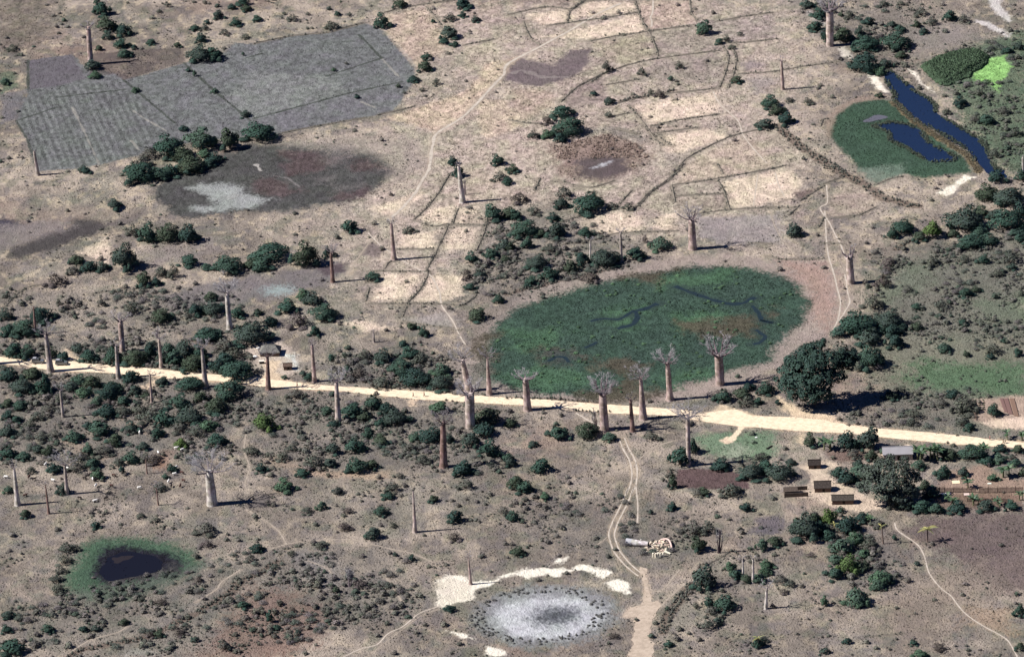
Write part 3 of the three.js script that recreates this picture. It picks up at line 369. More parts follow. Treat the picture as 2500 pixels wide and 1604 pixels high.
for (const l of bunds) {
  const L = smooth(trace(l), 1.4), p = [], w = 0.42, h = 0.3;
  for (let i = 1; i < L.length; i++) { const [ax, az] = L[i - 1], [bx, bz] = L[i], e = Math.hypot(bx - ax, bz - az) || 1, nx = -(bz - az) / e * w, nz = (bx - ax) / e * w, y0 = h * (0.5 + noise(ax, az)), y1 = h * (0.5 + noise(bx, bz));
    p.push(ax + nx, 0, az + nz, bx + nx, 0, bz + nz, ax, y0, az, bx + nx, 0, bz + nz, bx, y1, bz, ax, y0, az, ax - nx, 0, az - nz, ax, y0, az, bx - nx, 0, bz - nz, ax, y0, az, bx, y1, bz, bx - nx, 0, bz - nz);
    const n = Math.max(1, Math.round(e / 0.6)); for (let k = 0; k < n; k++) { const t = rnd(), keep = noise(ax / 5 + 60, az / 5) > 0.34; if (keep) growth.push([ax + (bx - ax) * t + rr(-0.65, 0.65), az + (bz - az) * t + rr(-0.65, 0.65), rr(0.14, 0.24) + 0.3 * rnd() * rnd()]); } }
  info(part('field_bank', soup(p), bankMat), null, null, null, 'structure');
  strip(L, 2.3, soil(116, 110, 98), { op: 0.5, soft: 1.1, wob: 0.8, tufts: 0.8 });
}
// broad scrubby embankments and ditches
for (const [l, w, d] of [['14 170,1120 14 380,1300 14 600,1450 14 760,1540 24 640,20 24 840,120 24 1000,210 24 1150,310 24 1450,380', 4.4, 0.3], ['41 620,1530 41 750,1470 41 1080,1410 41 1300,1360 41 1600,1230 41 2000,1000 41 2150,870 41 2383,760 42 200,690', 3.4, 0.5], ['43 1380,1330 43 1450,1150 43 1640,890', 3.4, 0.9], ['33 1470,1280 33 1470,1440', 2.4, 1.2], ['24 1250,760 24 1370,690', 2.6, 1], ['33 130,1080 33 500,910', 0, 0], ['23 0,1170 23 150,1120 23 280,1100 23 500,1040 23 900,950', 2.4, 0.7], ['13 1000,900 13 1300,850 13 1480,810', 1.6, 0.8], ['31 0,230 31 100,240', 2, 1], ['32 1000,480 32 1300,500 32 1700,560', 3, 1.2], ['33 0,630 33 400,640 33 800,670', 1.4, 0.6], ['31 700,310 31 1300,345 31 1800,400', 2, 0.9], ['33 900,760 33 600,745', 1.2, 0.6], ['43 2060,620 43 1990,590', 2, 1.2]]) {
  if (!w) continue; const L = smooth(trace(l), 1);
  strip(L, w, soil(112, 96, 86), { op: 0.7, soft: 0.9, wob: 0.9, tufts: 1.1 });
  for (const [x, z] of L) for (let k = 0; k < w * d * 0.8; k++) growth.push([x + rr(-w, w) / 2, z + rr(-w, w) / 2, rr(0.22, 0.6)]);
}
// water
const waterMat = new THREE.MeshPhysicalMaterial({ color: lin(0.010, 0.021, 0.055), roughness: 0.18, ior: 1.33, bumpMap: noiseTex(256, (x, y) => tileN(x, y, 256, 64), 1 / 14), bumpScale: 0.06 });
const wet = (l, name, label, m = waterMat, amp = 0.9) => { const P = rounded(trace(l)); patch(P, name === 'dark_pond' ? null : soil(58, 66, 66), { soft: 2, wob: 1.2, tufts: 0.1, scrub: 0, op: 0.8 }); return info(part(name, sheet(rough(P, amp), 0.03), m), label, name === 'river' ? 'river' : 'pond', null, 'structure'); };
wet('14 1130,650 14 1200,640 14 1300,720 14 1380,760 14 1430,830 14 1530,880 14 1600,950 14 1610,1010 14 1740,1090 14 1850,1160 14 1990,1250 14 2070,1370 14 2130,1500 24 2200,60 24 2230,130 24 2080,90 24 1960,-30 14 1950,1440 14 1880,1340 14 1700,1250 14 1590,1160 14 1430,1090 14 1280,960 14 1230,900 14 1240,850 14 1180,800 14 1150,720', 'river', 'deep blue river arm slanting down at the upper right');
wet('14 1040,1130 14 1160,1100 14 1230,1090 14 1430,1150 14 1560,1290 14 1800,1420 14 1680,1450 14 1550,1440 14 1400,1350 14 1310,1280 14 1200,1255 14 1170,1180', 'lagoon', 'blue open water in the weedy lagoon beside the river');
wet('14 950,1090 14 1060,1030 14 1160,1050 14 1040,1085', 'lagoon', 'small dull water patch at the top of the weedy lagoon', mat(lin(0.10, 0.10, 0.125), 0.5));
wet('41 900,800 41 960,660 41 1100,600 41 1300,620 41 1440,680 41 1440,760 41 1300,800 41 1150,830 41 980,860', 'dark_pond', 'black pond water ringed by green sward at the lower left', new THREE.MeshPhysicalMaterial({ color: lin(0.007, 0.008, 0.016), roughness: 0.5, specularIntensity: 0.2 }), 0.9);
{ const P = trace('41 1000,650 41 1100,630 41 1200,640 41 1120,680 41 1040,700'); info(part('pond_scum', sheet(rough(rounded(P), 2.4, 0.7), 0.042), mat(lin(0.02, 0.017, 0.022), 0.95)), 'brownish floating scum on the dark pond', 'pond scum', null, 'structure'); }
const channelMat = mat(lin(0.018, 0.030, 0.036), 0.3, { specularIntensity: 0.5 });
for (const [l, w, label] of [['23 1500,1095 23 1640,1150 23 1780,1200 23 1950,1248 23 2100,1248 23 2215,1195', 2.0, 'long winding dark channel in the right of the pond weed'], ['23 2190,1270 23 2250,1340 23 2280,1400 23 2383,1425 24 20,1400', 1.5, 'dark channel bending down near the right end of the pond weed'], ['23 1340,1250 23 1240,1295 23 1140,1320 23 1160,1350 23 1130,1430 23 980,1475', 1.8, 'forked dark channel in the middle of the pond weed'], ['23 740,1410 23 860,1385 23 1000,1390 23 1130,1310', 1.2, 'thin dark channel left of the fork in the pond weed'], ['33 2220,20 23 2300,1540 33 2260,130 33 2200,150', 1.6, 'short dark channel low at the right of the pond weed'], ['33 690,180 33 760,150 33 800,130', 1.3, 'short dark gap in the weed above the biggest baobab'], ['33 360,300 33 440,260 33 520,270 33 540,310', 1.6, 'murky gap in the weed above the level-armed baobab']]) {
  const L = smooth(trace(l), 0.8); strip(L, w * 2.6, soil(52, 68, 66), { op: 0.7, soft: 1.4, wob: 1.2, tufts: 0.4 }); info(part('weed_channel', ribbon(L, w, 0.03), channelMat), label, 'water channel', null, 'structure'); }
patch('33 300,200 33 520,170 33 560,300 33 420,330', soil(66, 76, 76), { soft: 4, wob: 4, op: 0.7, tufts: 0.5 });

// ---------- the plain as a mesh ----------
{ const d = new Uint8Array(NX * NZ * 4), enc = (v) => 255 * (v <= 0.0031308 ? v * 12.92 : 1.055 * Math.pow(v, 1 / 2.4) - 0.055);
  for (let j = 0; j < NZ; j++) for (let i = 0; i < NX; i++) { const o = (j * NX + i) * 3, q = ((NZ - 1 - j) * NX + i) * 4; const y = 0.3 * col[o] + 0.55 * col[o + 1] + 0.15 * col[o + 2]; for (let k = 0; k < 3; k++) { col[o + k] += (y * [1, 1, 1.02][k] - col[o + k]) * 0.12; d[q + k] = Math.max(0, Math.min(255, enc(Math.max(0, Math.min(1, col[o + k]))))); } d[q + 3] = 255; }
  const t = new THREE.DataTexture(d, NX, NZ); t.colorSpace = THREE.SRGBColorSpace; t.magFilter = THREE.LinearFilter; t.needsUpdate = true;
  const bump = noiseTex(512, (x, y) => 0.5 * tileN(x, y, 512, 64) + 0.35 * tileN(x + 31, y, 512, 128) + 0.15 * rnd(), 16);
  const g = new THREE.PlaneGeometry(X1 - X0, Z1 - Z0).rotateX(-Math.PI / 2).translate((X0 + X1) / 2, 0, (Z0 + Z1) / 2);
  info(part('ground', g, mat(lin(1, 1, 1), 1, { map: t, bumpMap: bump, bumpScale: 0.3, specularIntensity: 0.1 })), 'dry grassy plain of fields, pans and scrub', 'ground', null, 'structure');
  const far = new THREE.PlaneGeometry(9000, 9000).rotateX(-Math.PI / 2).translate(0, -0.6, 0), fu = far.attributes.uv; for (let i = 0; i < fu.count; i++) fu.setXY(i, fu.getX(i) * 60, fu.getY(i) * 60);
  info(part('surrounding_plain', far, mat(lin(0.2, 0.175, 0.145), 1, { map: noiseTex(512, (x, y) => { const v = 0.75 + 0.5 * (0.6 * tileN(x, y, 512, 16) + 0.4 * tileN(x, y, 512, 64) - 0.5); return [v, v, v]; }, 1, true) })), 'dry plain stretching on beyond the view', 'plain', null, 'structure');
}
const inView = (x, z, m = 30) => { const p = V(x, 0, z).sub(EYE), d = p.dot(FWD), u = p.dot(RT) / d * FOCAL + PW / 2, v = PH / 2 - p.dot(UPV) / d * FOCAL; return u > -m && u < PW + m && v > -m && v < PH + m; };
function sow(name, label, category, geo, material, spots) { // spots: [x, z, size, height, r, g, b]
  const im = new THREE.InstancedMesh(geo, material, spots.length), m = new THREE.Matrix4(), q = new THREE.Quaternion(), e = new THREE.Euler(), c = new THREE.Color();
  spots.forEach(([x, z, s, h, r, g, b], i) => { e.set(rr(-0.15, 0.15), rnd() * 6.283, rr(-0.15, 0.15)); m.compose(V(x, 0, z), q.setFromEuler(e), V(s, h, s)); im.setMatrixAt(i, m); im.setColorAt(i, c.setRGB(r, g, b)); });
  im.name = name; lit(im); info(im, label, category, null, 'stuff'); scene.add(im); return im;
}
const tuftGeo = (() => { const p = []; for (let k = 0; k < 7; k++) { const a = rnd() * 6.283, w = rr(0.16, 0.3), x = rr(-0.3, 0.3), z = rr(-0.3, 0.3), l = rr(0.1, 0.5), b = a + 1.57 + rr(-0.4, 0.4);
  p.push(x - Math.cos(a) * w, 0, z - Math.sin(a) * w, x + Math.cos(a) * w, 0, z + Math.sin(a) * w, x + Math.cos(b) * l, rr(0.5, 1), z + Math.sin(b) * l); } return soften(soup(p), 0.78, (x, y, z) => V(x * 0.5, 1, z * 0.5)); })();
{ const grass = [], weed = []; let tries = 0;
  while (grass.length + weed.length < 250000 && tries++ < 1500000) {
    const x = rr(X0 + 2, X1 - 2), z = rr(Z0 + 2, Z1 - 2); if (!inView(x, z)) continue;
    const o = Math.floor((z - Z0) / MZ) * NX + Math.floor((x - X0) / MX); if (rnd() * 1.25 > tuft[o]) continue;
    const v = rr(0.9, 1.2), g = rr(0.97, 1.06), s = rr(0.22, 0.5) * (0.7 + 0.5 * noise(x / 6, z / 6)), inPond = sdPoly(pondOut, x, z) < 1;
    (inPond ? weed : grass).push([x, z, s * (inPond ? 1.1 : 1), s * (inPond ? 0.7 : 1) * rr(0.32, 0.66), Math.min(0.9, col[o * 3] * v), Math.min(0.9, col[o * 3 + 1] * v * g), Math.min(0.9, col[o * 3 + 2] * v)]);
  }
  const m = mat(lin(1, 1, 1), 1, { side: THREE.DoubleSide });
  sow('grass_tufts', 'dry grass tufts over the whole plain', 'grass', tuftGeo, m, grass);
  sow('pond_weed', 'green weed filling the wide oval pond', 'pond weed', tuftGeo, m, weed);
}

// ---------- leaves ----------
function leafCloud(seedBlobs, n, size, shade = 0.25, flat = 0.75) { // clumps of small leaf cards in a unit crown: radius 1, from y = 0 to y = 2
  const p = [], c = [], blobs = seedBlobs;
  const total = blobs.reduce((s, b) => s + b[3] * b[3], 0);
  for (const [bx, by, bz, br] of blobs) {
    const k = Math.round(n * br * br / total);
    for (let i = 0; i < k; i++) {
      const th = rnd() * 6.283, cy = rr(-0.55, 1), sr = Math.sqrt(1 - cy * cy), d = br * (0.72 + 0.32 * rnd()) * (0.86 + 0.28 * noise(th * 2.2 + bx * 9, cy * 2.6 + bz * 9));
      const x = bx + Math.cos(th) * sr * d, y = by + cy * d * flat, z = bz + Math.sin(th) * sr * d; if (y < 0.02) continue;
      const N = V(Math.cos(th) * sr + rr(-0.5, 0.5), cy + rr(-0.4, 0.6), Math.sin(th) * sr + rr(-0.5, 0.5)).normalize(), A = V(rr(-1, 1), rr(-1, 1), rr(-1, 1)).cross(N).normalize(), B = N.clone().cross(A), s = size * rr(0.6, 1.25);
      const q = (u, v) => [x + (A.x * u + B.x * v) * s, y + (A.y * u + B.y * v) * s, z + (A.z * u + B.z * v) * s];
      p.push(...q(-1, -0.55), ...q(1, -0.5), ...q(0.15, 0.95), ...q(-1, -0.55), ...q(0.15, 0.95), ...q(-0.8, 0.5));
      const v = 1 + shade * (rnd() - 0.5) * 2, g = 1 + 0.12 * (rnd() - 0.5); for (let t = 0; t < 6; t++) c.push(v, v * g, v * (2 - g));
    }
  }
  return soften(soup(p, c), 0.62, (x, y, z) => V(x, (y - 0.75) * 1.1 + 0.15, z));
}
function bushBlobs(n, spread = 0.55, lift = 0.6) { const b = [[rr(-0.15, 0.15), 0.78, rr(-0.15, 0.15), 0.72]]; for (let i = 0; i < n; i++) { const a = i / n * 6.283 + rr(-0.5, 0.5), r = spread * rr(0.7, 1.15); b.push([Math.cos(a) * r, lift * rr(0.6, 1.5), Math.sin(a) * r, rr(0.34, 0.56)]); } b.push([rr(-0.3, 0.3), 1.4, rr(-0.3, 0.3), rr(0.36, 0.5)]); return b; }
const bushSmall = Array.from({ length: 6 }, () => leafCloud(bushBlobs(4), 260, 0.15));
const bushMid = Array.from({ length: 7 }, () => leafCloud(bushBlobs(6), 800, 0.095));
const bushBig = Array.from({ length: 5 }, () => leafCloud(bushBlobs(9, 0.62), 2000, 0.062));
const bushOpen = Array.from({ length: 5 }, () => leafCloud(bushBlobs(6, 0.6), 430, 0.085));   // thin, half-bare crowns
const stemGeo = (() => { const p = []; for (let k = 0; k < 5; k++) { const a = k * 1.26 + rr(-0.3, 0.3); rod(p, V(0, 0, 0), V(Math.cos(a) * 0.45, rr(0.7, 1.2), Math.sin(a) * 0.45), 0.05, 0.02, 4); } return soup(p); })();
const leafy = (r, g, b) => new THREE.MeshPhysicalMaterial({ color: lin(r, g, b), roughness: 0.85, specularIntensity: 0.35, vertexColors: true, side: THREE.DoubleSide });
const TONE = { // seen tone, leaf colour
  d: ['dark green', [[0.033, 0.068, 0.053], [0.027, 0.054, 0.047], [0.040, 0.075, 0.057], [0.046, 0.068, 0.058], [0.048, 0.068, 0.046]]], g: ['mid green', [[0.058, 0.104, 0.066], [0.060, 0.100, 0.074]]], l: ['bright yellowish green', [[0.085, 0.135, 0.045], [0.075, 0.120, 0.045]]],
  o: ['dull olive grey', [[0.088, 0.096, 0.078], [0.098, 0.100, 0.088], [0.078, 0.090, 0.076]]], b: ['brownish grey', [[0.105, 0.088, 0.086], [0.096, 0.082, 0.074]]] };
for (const k in TONE) TONE[k].push(TONE[k][1].map((c) => leafy(...c)));
const stemMat = mat(lin(0.16, 0.13, 0.11), 1);

// ---------- baobabs ----------
const barkTex = noiseTex(256, (x, y) => { const a = tileN(x, y, 256, 8), b = tileN(x * 2, y + 40, 256, 32), s = noise(x / 3.1, y / 40 + 9), v = 0.70 + 0.32 * a * a + 0.22 * (b - 0.5) + 0.16 * (s - 0.5), k = tileN(x + 120, y, 256, 4) > 0.72 ? 0.8 : 1; return [v, v * (0.96 + 0.06 * b) * (k < 1 ? 0.97 : 1), v * (0.95 + 0.07 * a)]; }, 1, true);
const barkBump = noiseTex(256, (x, y) => 0.5 * tileN(x, y, 256, 16) + 0.3 * tileN(x, y, 256, 64) + 0.2 * noise(x / 2.5, y / 30), 1);
const BARK = { r: [0.57, 0.455, 0.41], g: [0.54, 0.48, 0.435], w: [0.72, 0.68, 0.62], d: [0.34, 0.235, 0.205], p: [0.67, 0.57, 0.51] };
const TWIG = { r: [0.33, 0.31, 0.33], g: [0.29, 0.28, 0.30], w: [0.33, 0.32, 0.34], d: [0.21, 0.195, 0.21], p: [0.34, 0.325, 0.345] };
const barkMat = {}, twigMat = {}, limbMat = {};
for (const k in BARK) { barkMat[k] = mat(lin(...BARK[k]), 0.9, { map: barkTex, bumpMap: barkBump, bumpScale: 0.015 }); twigMat[k] = mat(lin(...TWIG[k]), 0.9); limbMat[k] = mat(lin(...BARK[k].map((c, i) => 0.25 * c + 0.7 * TWIG[k][i])), 0.9, { map: barkTex }); }
function trunkGeo(h, rb, rt, lean, flare, belly) {
  const rings = 18, sides = 18, p = [], uv = [], idx = [], ph = rnd() * 9;
  for (let j = 0; j <= rings; j++) { const t = j / rings, y = h * t; let r = rb + (rt - rb) * Math.pow(t, 0.85); r *= 1 + belly * Math.sin(t * Math.PI) + flare * Math.pow(1 - t, 14); if (j === rings) r *= 0.55;
    for (let i = 0; i <= sides; i++) { const a = i / sides * 6.28318, w = r * (1 + 0.06 * (noise(Math.cos(a) * 1.5 + ph + 5, Math.sin(a) * 1.5 + t * 5 + 8) - 0.5) * 2 + 0.16 * flare * Math.pow(1 - t, 8) * Math.cos(a * 5 + ph));
      p.push(lean * t * h + Math.cos(a) * w, y + (j === rings ? 0.25 * r : 0), Math.sin(a) * w); uv.push(i / sides, t * h / 9); } }
  for (let j = 0; j < rings; j++) for (let i = 0; i < sides; i++) { const a = j * (sides + 1) + i, b = a + sides + 1; idx.push(a, b, a + 1, a + 1, b, b + 1); }
  for (let i = 1; i < sides - 1; i++) { const o = rings * (sides + 1); idx.push(o, o + i + 1, o + i); }
  const g = new THREE.BufferGeometry(); g.setAttribute('position', new THREE.Float32BufferAttribute(p, 3)); g.setAttribute('uv', new THREE.Float32BufferAttribute(uv, 2)); g.setIndex(idx); g.computeVertexNormals(); return g;
}
function bent(pos, pts, r0, r1, sides = 6) { for (let i = 1; i < pts.length; i++) { const a = (i - 1) / (pts.length - 1), b = i / (pts.length - 1); rod(pos, pts[i - 1], pts[i], r0 + (r1 - r0) * a, r0 + (r1 - r0) * b, sides); } }
const landmarks = [];
// one row: [sheet, base x, y, top of trunk x, y, width at base, at top, crown width, crown height, bark, short name, extra]; all as seen on the sheet
function baobab([s, bx, by, tx, ty, wb, wt, cw, ch, bark, name, more = {}]) {
  const [px, py] = T(s, bx, by), B = atHeight(px, py), k = pxPerM(B) * ZM, rb = wb / k / 2 * 0.92, rt = wt / k / 2;
  B.z -= rb * 0.9; // the seen foot is the near side of the trunk
  const [qx, qy] = T(s, tx, ty), Tp = atDepth(qx, qy, B.z), h = Tp.y, lean = (Tp.x - B.x) / h;
  const t = base('baobab', B, 'bare ' + name, 'baobab', 'baobabs of the avenue and its fields');
  landmarks.push([name, px, py - 8], [name, qx, qy]);
  part('trunk', trunkGeo(h, rb, rt, lean, more.flare ?? 0.22, more.belly ?? 0.03), barkMat[bark], t);
  const R0 = cw / k / 2, H0 = ch / k / 0.93, top = V(lean * h, h, 0), n = more.arms ?? (R0 > 5 ? 8 : R0 > 3 ? 6 : 4), twigs = [];
  const a0 = rnd() * 6.28, r0 = Math.min(rt * 0.34, 0.085 * R0 + 0.08) * (more.thick ?? 1);
  for (let i = 0; i < n; i++) {
    const az = a0 + i / n * 6.283 + rr(-0.25, 0.25), up = more.flat ? rr(0.05, 0.35) : (i % 3 === 0 ? rr(0.6, 0.95) : rr(0.15, 0.6)), out = R0 * (more.flat ? rr(0.6, 0.95) : rr(0.45, 0.85) * (up > 0.6 ? 0.55 : 1));
    const d = V(Math.cos(az), 0, Math.sin(az)), st = top.clone().addScaledVector(d, rt * 0.55); st.y -= rt * rr(0.1, 0.5) + h * 0.012 * (i % 2);
    const pts = [st, st.clone().addScaledVector(d, out * 0.35).add(V(0, H0 * up * 0.18 + rr(-0.1, 0.2), 0)), st.clone().addScaledVector(d, out * 0.7).add(V(rr(-0.3, 0.3), H0 * up * 0.5, rr(-0.3, 0.3))), st.clone().addScaledVector(d, out).add(V(rr(-0.4, 0.4), H0 * up * 0.9, rr(-0.4, 0.4)))];
    const g = []; bent(g, pts, r0 * rr(0.8, 1.15), r0 * 0.16, 6); part('branch', soup(g), limbMat[bark], t);
    const fork = Math.max(3, Math.round((more.dense ?? 1) * (R0 * 0.85 + 1)));
    for (let f = 0; f < fork; f++) { // twigs along the outer half, then smaller ones off each
      const u = 0.3 + 0.7 * (f + 0.5) / fork, sg = Math.min(2, Math.floor(u * 3)), o = pts[sg].clone().lerp(pts[sg + 1], u * 3 - sg), l = R0 * rr(0.22, 0.42), a = az + rr(-1.25, 1.25), e = V(Math.cos(a) * rr(0.5, 1), rr(0.1, 0.9), Math.sin(a) * rr(0.5, 1)).normalize(), m = o.clone().addScaledVector(e, l * 0.55).add(V(0, l * 0.1, 0)), z = o.clone().addScaledVector(e, l).add(V(0, l * 0.22, 0));
      bent(twigs, [o, m, z], r0 * 0.16 + 0.02, 0.026, 4);
      for (let w = 0; w < 8; w++) { const c = m.clone().lerp(z, rnd()), b = a + rr(-1.4, 1.4), q = c.clone().add(V(Math.cos(b), rr(0.05, 0.9), Math.sin(b)).multiplyScalar(l * rr(0.25, 0.6))); rod(twigs, c, q, 0.028, 0.014, 3);
        for (let y = 0; y < 4; y++) { const b2 = b + rr(-1, 1), c2 = c.clone().lerp(q, rr(0.3, 0.9)); rod(twigs, c2, c2.clone().add(V(Math.cos(b2), rr(0, 0.9), Math.sin(b2)).multiplyScalar(l * rr(0.18, 0.4))), 0.022, 0.010, 3); } }
    }
  }
  if (twigs.length) part('twigs', soup(twigs), twigMat[bark], t);
  if (more.limb) { const g = [], y = h - more.limb; rod(g, V(lean * y, y, rt * 0.4), V(lean * y + 0.9, y + 0.5, rt + 1.5), 0.8, 0.72, 10); part('sawn_limb', soup(g), barkMat[bark], t); const c = []; const e = V(lean * y + 0.9, y + 0.5, rt + 1.5), dd = V(0.9, 0.5, rt * 0.6 + 1.5).normalize(); rod(c, e.clone().addScaledVector(dd, 0.01), e.clone().addScaledVector(dd, 0.03), 0.72, 0.01, 10); part('cut_face', soup(c), mat(lin(0.75, 0.68, 0.58)), t); }
  return t;
}
const BAOBABS = [
  [11, 806, 585, 785, 240, 58, 40, 140, 60, 'r', 'tall reddish baobab beside the upper-left bush row', { arms: 5 }],
  [21, 333, 108, 298, -115, 42, 22, 60, 40, 'g', 'pale baobab at the ploughed field\'s left corner', { arms: 3 }],
  [14, 652, 420, 648, 88, 72, 64, 270, 170, 'p', 'thick pale baobab at the stream head', { arms: 9, flare: 0.08 }],
  [14, 230, 806, 215, 540, 36, 20, 80, 45, 'r', 'slim dark-topped baobab near the stream bend', { arms: 4 }],
  [24, 2385, 125, 2378, -60, 24, 16, 40, 30, 'w', 'white trunk at the right edge of view', { arms: 2 }],
  [22, 1868, 354, 1830, 10, 60, 26, 60, 70, 'w', 'white baobab above the middle field path', { arms: 4 }],
  [22, 1252, 868, 1226, 532, 50, 26, 110, 60, 'r', 'flared baobab beside the cream field plots', { flare: 0.5, arms: 5 }],
  [22, 703, 1066, 686, 795, 44, 22, 160, 80, 'd', 'dark-crowned baobab by the pale blue puddle', { arms: 6 }],
  [23, 1660, 776, 1644, 490, 78, 50, 240, 150, 'r', 'stout baobab at the green pond\'s far shore', { belly: 0.12, arms: 8 }],
  [23, 738, 855, 740, 682, 22, 14, 90, 26, 'w', 'short white baobab in the pondside thicket', { arms: 4 }],
  [23, 1018, 875, 1009, 612, 32, 18, 120, 46, 'g', 'thin grey baobab in the pondside thicket', { arms: 5 }],
  [24, 842, 1082, 824, 830, 76, 60, 140, 120, 'p', 'broken-topped baobab at the pond\'s right end', { arms: 4, flare: 0.05, thick: 1.6, dense: 0.5 }],
  [21, 2052, 1486, 2026, 1150, 58, 36, 270, 140, 'w', 'white baobab with the spidery crown', { arms: 9 }],
  [31, 312, 66, 293, -190, 30, 14, 30, 14, 'd', 'crownless purplish pole baobab at far left', { arms: 2 }],
  [31, 446, 405, 402, 55, 68, 34, 210, 120, 'g', 'tall baobab between the two parked vehicles', { arms: 7 }],
  [31, 1092, 225, 1070, -60, 54, 46, 230, 110, 'r', 'two-armed baobab north of the road', { arms: 4, thick: 1.3 }],
  [31, 1054, 460, 1032, 155, 52, 22, 130, 60, 'g', 'pale baobab overlapping the two-armed baobab', { arms: 4 }],
  [31, 1438, 362, 1418, 95, 36, 22, 130, 100, 'p', 'small-crowned baobab among the roadside thickets', { arms: 5 }],
  [31, 1838, 542, 1802, 185, 58, 24, 200, 110, 'g', 'grey baobab at road edge left of shelter', { arms: 6 }],
  [31, 1353, 672, 1337, 415, 26, 14, 80, 50, 'r', 'thin baobab at the sandy road gap', { arms: 4 }],
  [31, 558, 806, 533, 560, 32, 18, 150, 80, 'g', 'thin grey baobab below the road\'s left end', { arms: 5 }],
  [41, 150, 192, 118, -145, 58, 22, 90, 100, 'w', 'white baobab at the left edge below cattle', { arms: 4 }],
  [31, 592, 1500, 573, 1225, 42, 22, 270, 120, 'g', 'dark-crowned baobab among the grazing cattle', { arms: 7 }],
  [41, 430, 264, 400, 0, 28, 10, 80, 50, 'd', 'thin brown baobab beside the leftmost cattle', { arms: 4 }],
  [31, 1312, 1312, 1299, 1180, 16, 8, 120, 60, 'd', 'thin dark sapling in the cattle scrub', { arms: 4 }],
  [41, 1412, 186, 1394, 30, 18, 9, 130, 60, 'd', 'thin feathery sapling right of the cattle', { arms: 5 }],
  [41, 1895, 195, 1868, -130, 104, 68, 420, 150, 'w', 'massive white baobab with the widest crown', { arms: 9, flare: 0.12, dense: 0.85, thick: 0.8 }],
  [32, 125, 562, 117, 255, 54, 26, 180, 110, 'd', 'dark baobab in front of the shelter', { arms: 6 }],
  [32, 540, 492, 516, 150, 44, 26, 100, 60, 'r', 'bent-topped brown baobab right of the kiosk', { arms: 4 }],
  [32, 752, 852, 734, 480, 64, 32, 260, 110, 'p', 'baobab rising from the thicket below road', { arms: 7, flare: 0.12 }],
  [32, 1697, 1262, 1690, 850, 80, 42, 260, 130, 'd', 'dark red baobab in the middle scrub', { arms: 8 }],
  [32, 1925, 580, 1866, 290, 82, 40, 240, 150, 'p', 'leaning baobab behind the sawn-limbed baobab', { arms: 7, thick: 0.8 }],
  [32, 1936, 908, 1930, 590, 88, 84, 300, 150, 'p', 'big baobab with the sawn pale limb', { arms: 7, flare: 0.04, limb: 0.6, thick: 0.7 }],
  [32, 2108, 606, 2088, 270, 60, 16, 160, 110, 'r', 'tapering spire baobab by the pond edge', { arms: 7 }],
  [33, 178, 752, 155, 455, 76, 52, 230, 130, 'r', 'thick baobab with long level arms', { arms: 6, flat: 1, thick: 1.3 }],
  [33, 868, 932, 848, 590, 90, 66, 330, 220, 'r', 'biggest many-armed baobab on the avenue', { arms: 10, thick: 1.2, flare: 0.12 }],
  [33, 1120, 937, 1098, 640, 50, 24, 140, 50, 'd', 'dark patchy baobab between two larger ones', { arms: 4 }],
  [33, 1215, 832, 1190, 450, 78, 28, 240, 150, 'r', 'rosy baobab with black scars by road', { arms: 8 }],
  [33, 1455, 658, 1430, 315, 66, 38, 270, 150, 'r', 'slender baobab with round twiggy crown', { arms: 9, flare: 0.45 }],
  [33, 1905, 525, 1890, 240, 86, 72, 310, 200, 'r', 'broad rosy baobab right of the pond', { arms: 9, flare: 0.05, thick: 1.1 }],
  [33, 1622, 1245, 1612, 805, 46, 38, 300, 150, 'p', 'tall straight baobab beside the purple plot', { arms: 9, flare: 0.04 }],
  [42, 1440, 432, 1423, 60, 46, 12, 16, 12, 'p', 'crownless pointed pale baobab in lower grassland', { arms: 2 }],
  [42, 1940, 897, 1920, 650, 34, 10, 70, 70, 'r', 'pointed red-brown baobab on the white sand', { arms: 4 }],
  [43, 2110, 832, 2104, 650, 24, 12, 60, 30, 'w', 'shorter of the twin white saplings', { arms: 3 }],
  [43, 2198, 882, 2198, 660, 28, 16, 70, 40, 'w', 'taller of the twin white saplings', { arms: 4 }],
  [44, 76, 1116, 84, 920, 40, 18, 140, 90, 'w', 'short white baobab at the lower right', { arms: 6 }],
  [32, 1072, 136, 1068, 30, 26, 12, 40, 20, 'g', 'stumpy grey trunk above the road thickets', { arms: 3 }],
  [31, -170, 345, -195, 10, 62, 40, 240, 130, 'g', 'baobab whose shadow crosses the road, far left', { arms: 8 }],
];
BAOBABS.forEach(baobab);
// dead and nearly bare small trees
function deadTree(s, bx, by, stems, name, label, bark = 'd', tw = 1) {
  const B = atHeight(...T(s, bx, by)), k = pxPerM(B) * ZM, t = base('dead_tree', B, label, 'dead tree', 'bare dead trees'), tips = [];
  for (const [x, y] of stems) { const P = atDepth(...T(s, x, y), B.z).sub(B), g = [], a = V(P.x * 0.25, 0, rr(-0.2, 0.2)); bent(g, [a, a.clone().lerp(P, 0.4).add(V(rr(-0.2, 0.2), 0, 0)), P], 0.3, 0.1, 6); part('stem', soup(g), limbMat[bark], t);
    for (let i = 0; i < 16 * tw; i++) { const c = a.clone().lerp(P, rr(0.55, 1)), b = rnd() * 6.28, l = rr(0.6, 1.7); rod(tips, c, c.clone().add(V(Math.cos(b) * l, rr(0.3, 1.4), Math.sin(b) * l)), 0.06, 0.02, 3); } }
  part('twigs', soup(tips), twigMat.g, t); landmarks.push([name, ...T(s, bx, by)]); return t;
}
deadTree(33, 800, 905, [[765, 720], [782, 760], [755, 800]], 'forked black dead tree', 'forked black dead tree hugging the biggest baobab');
deadTree(43, 1890, 610, [[1868, 440], [1895, 400], [1912, 390], [1928, 450]], 'thin dead trunks by the gully', 'cluster of thin dead trunks by the gully');
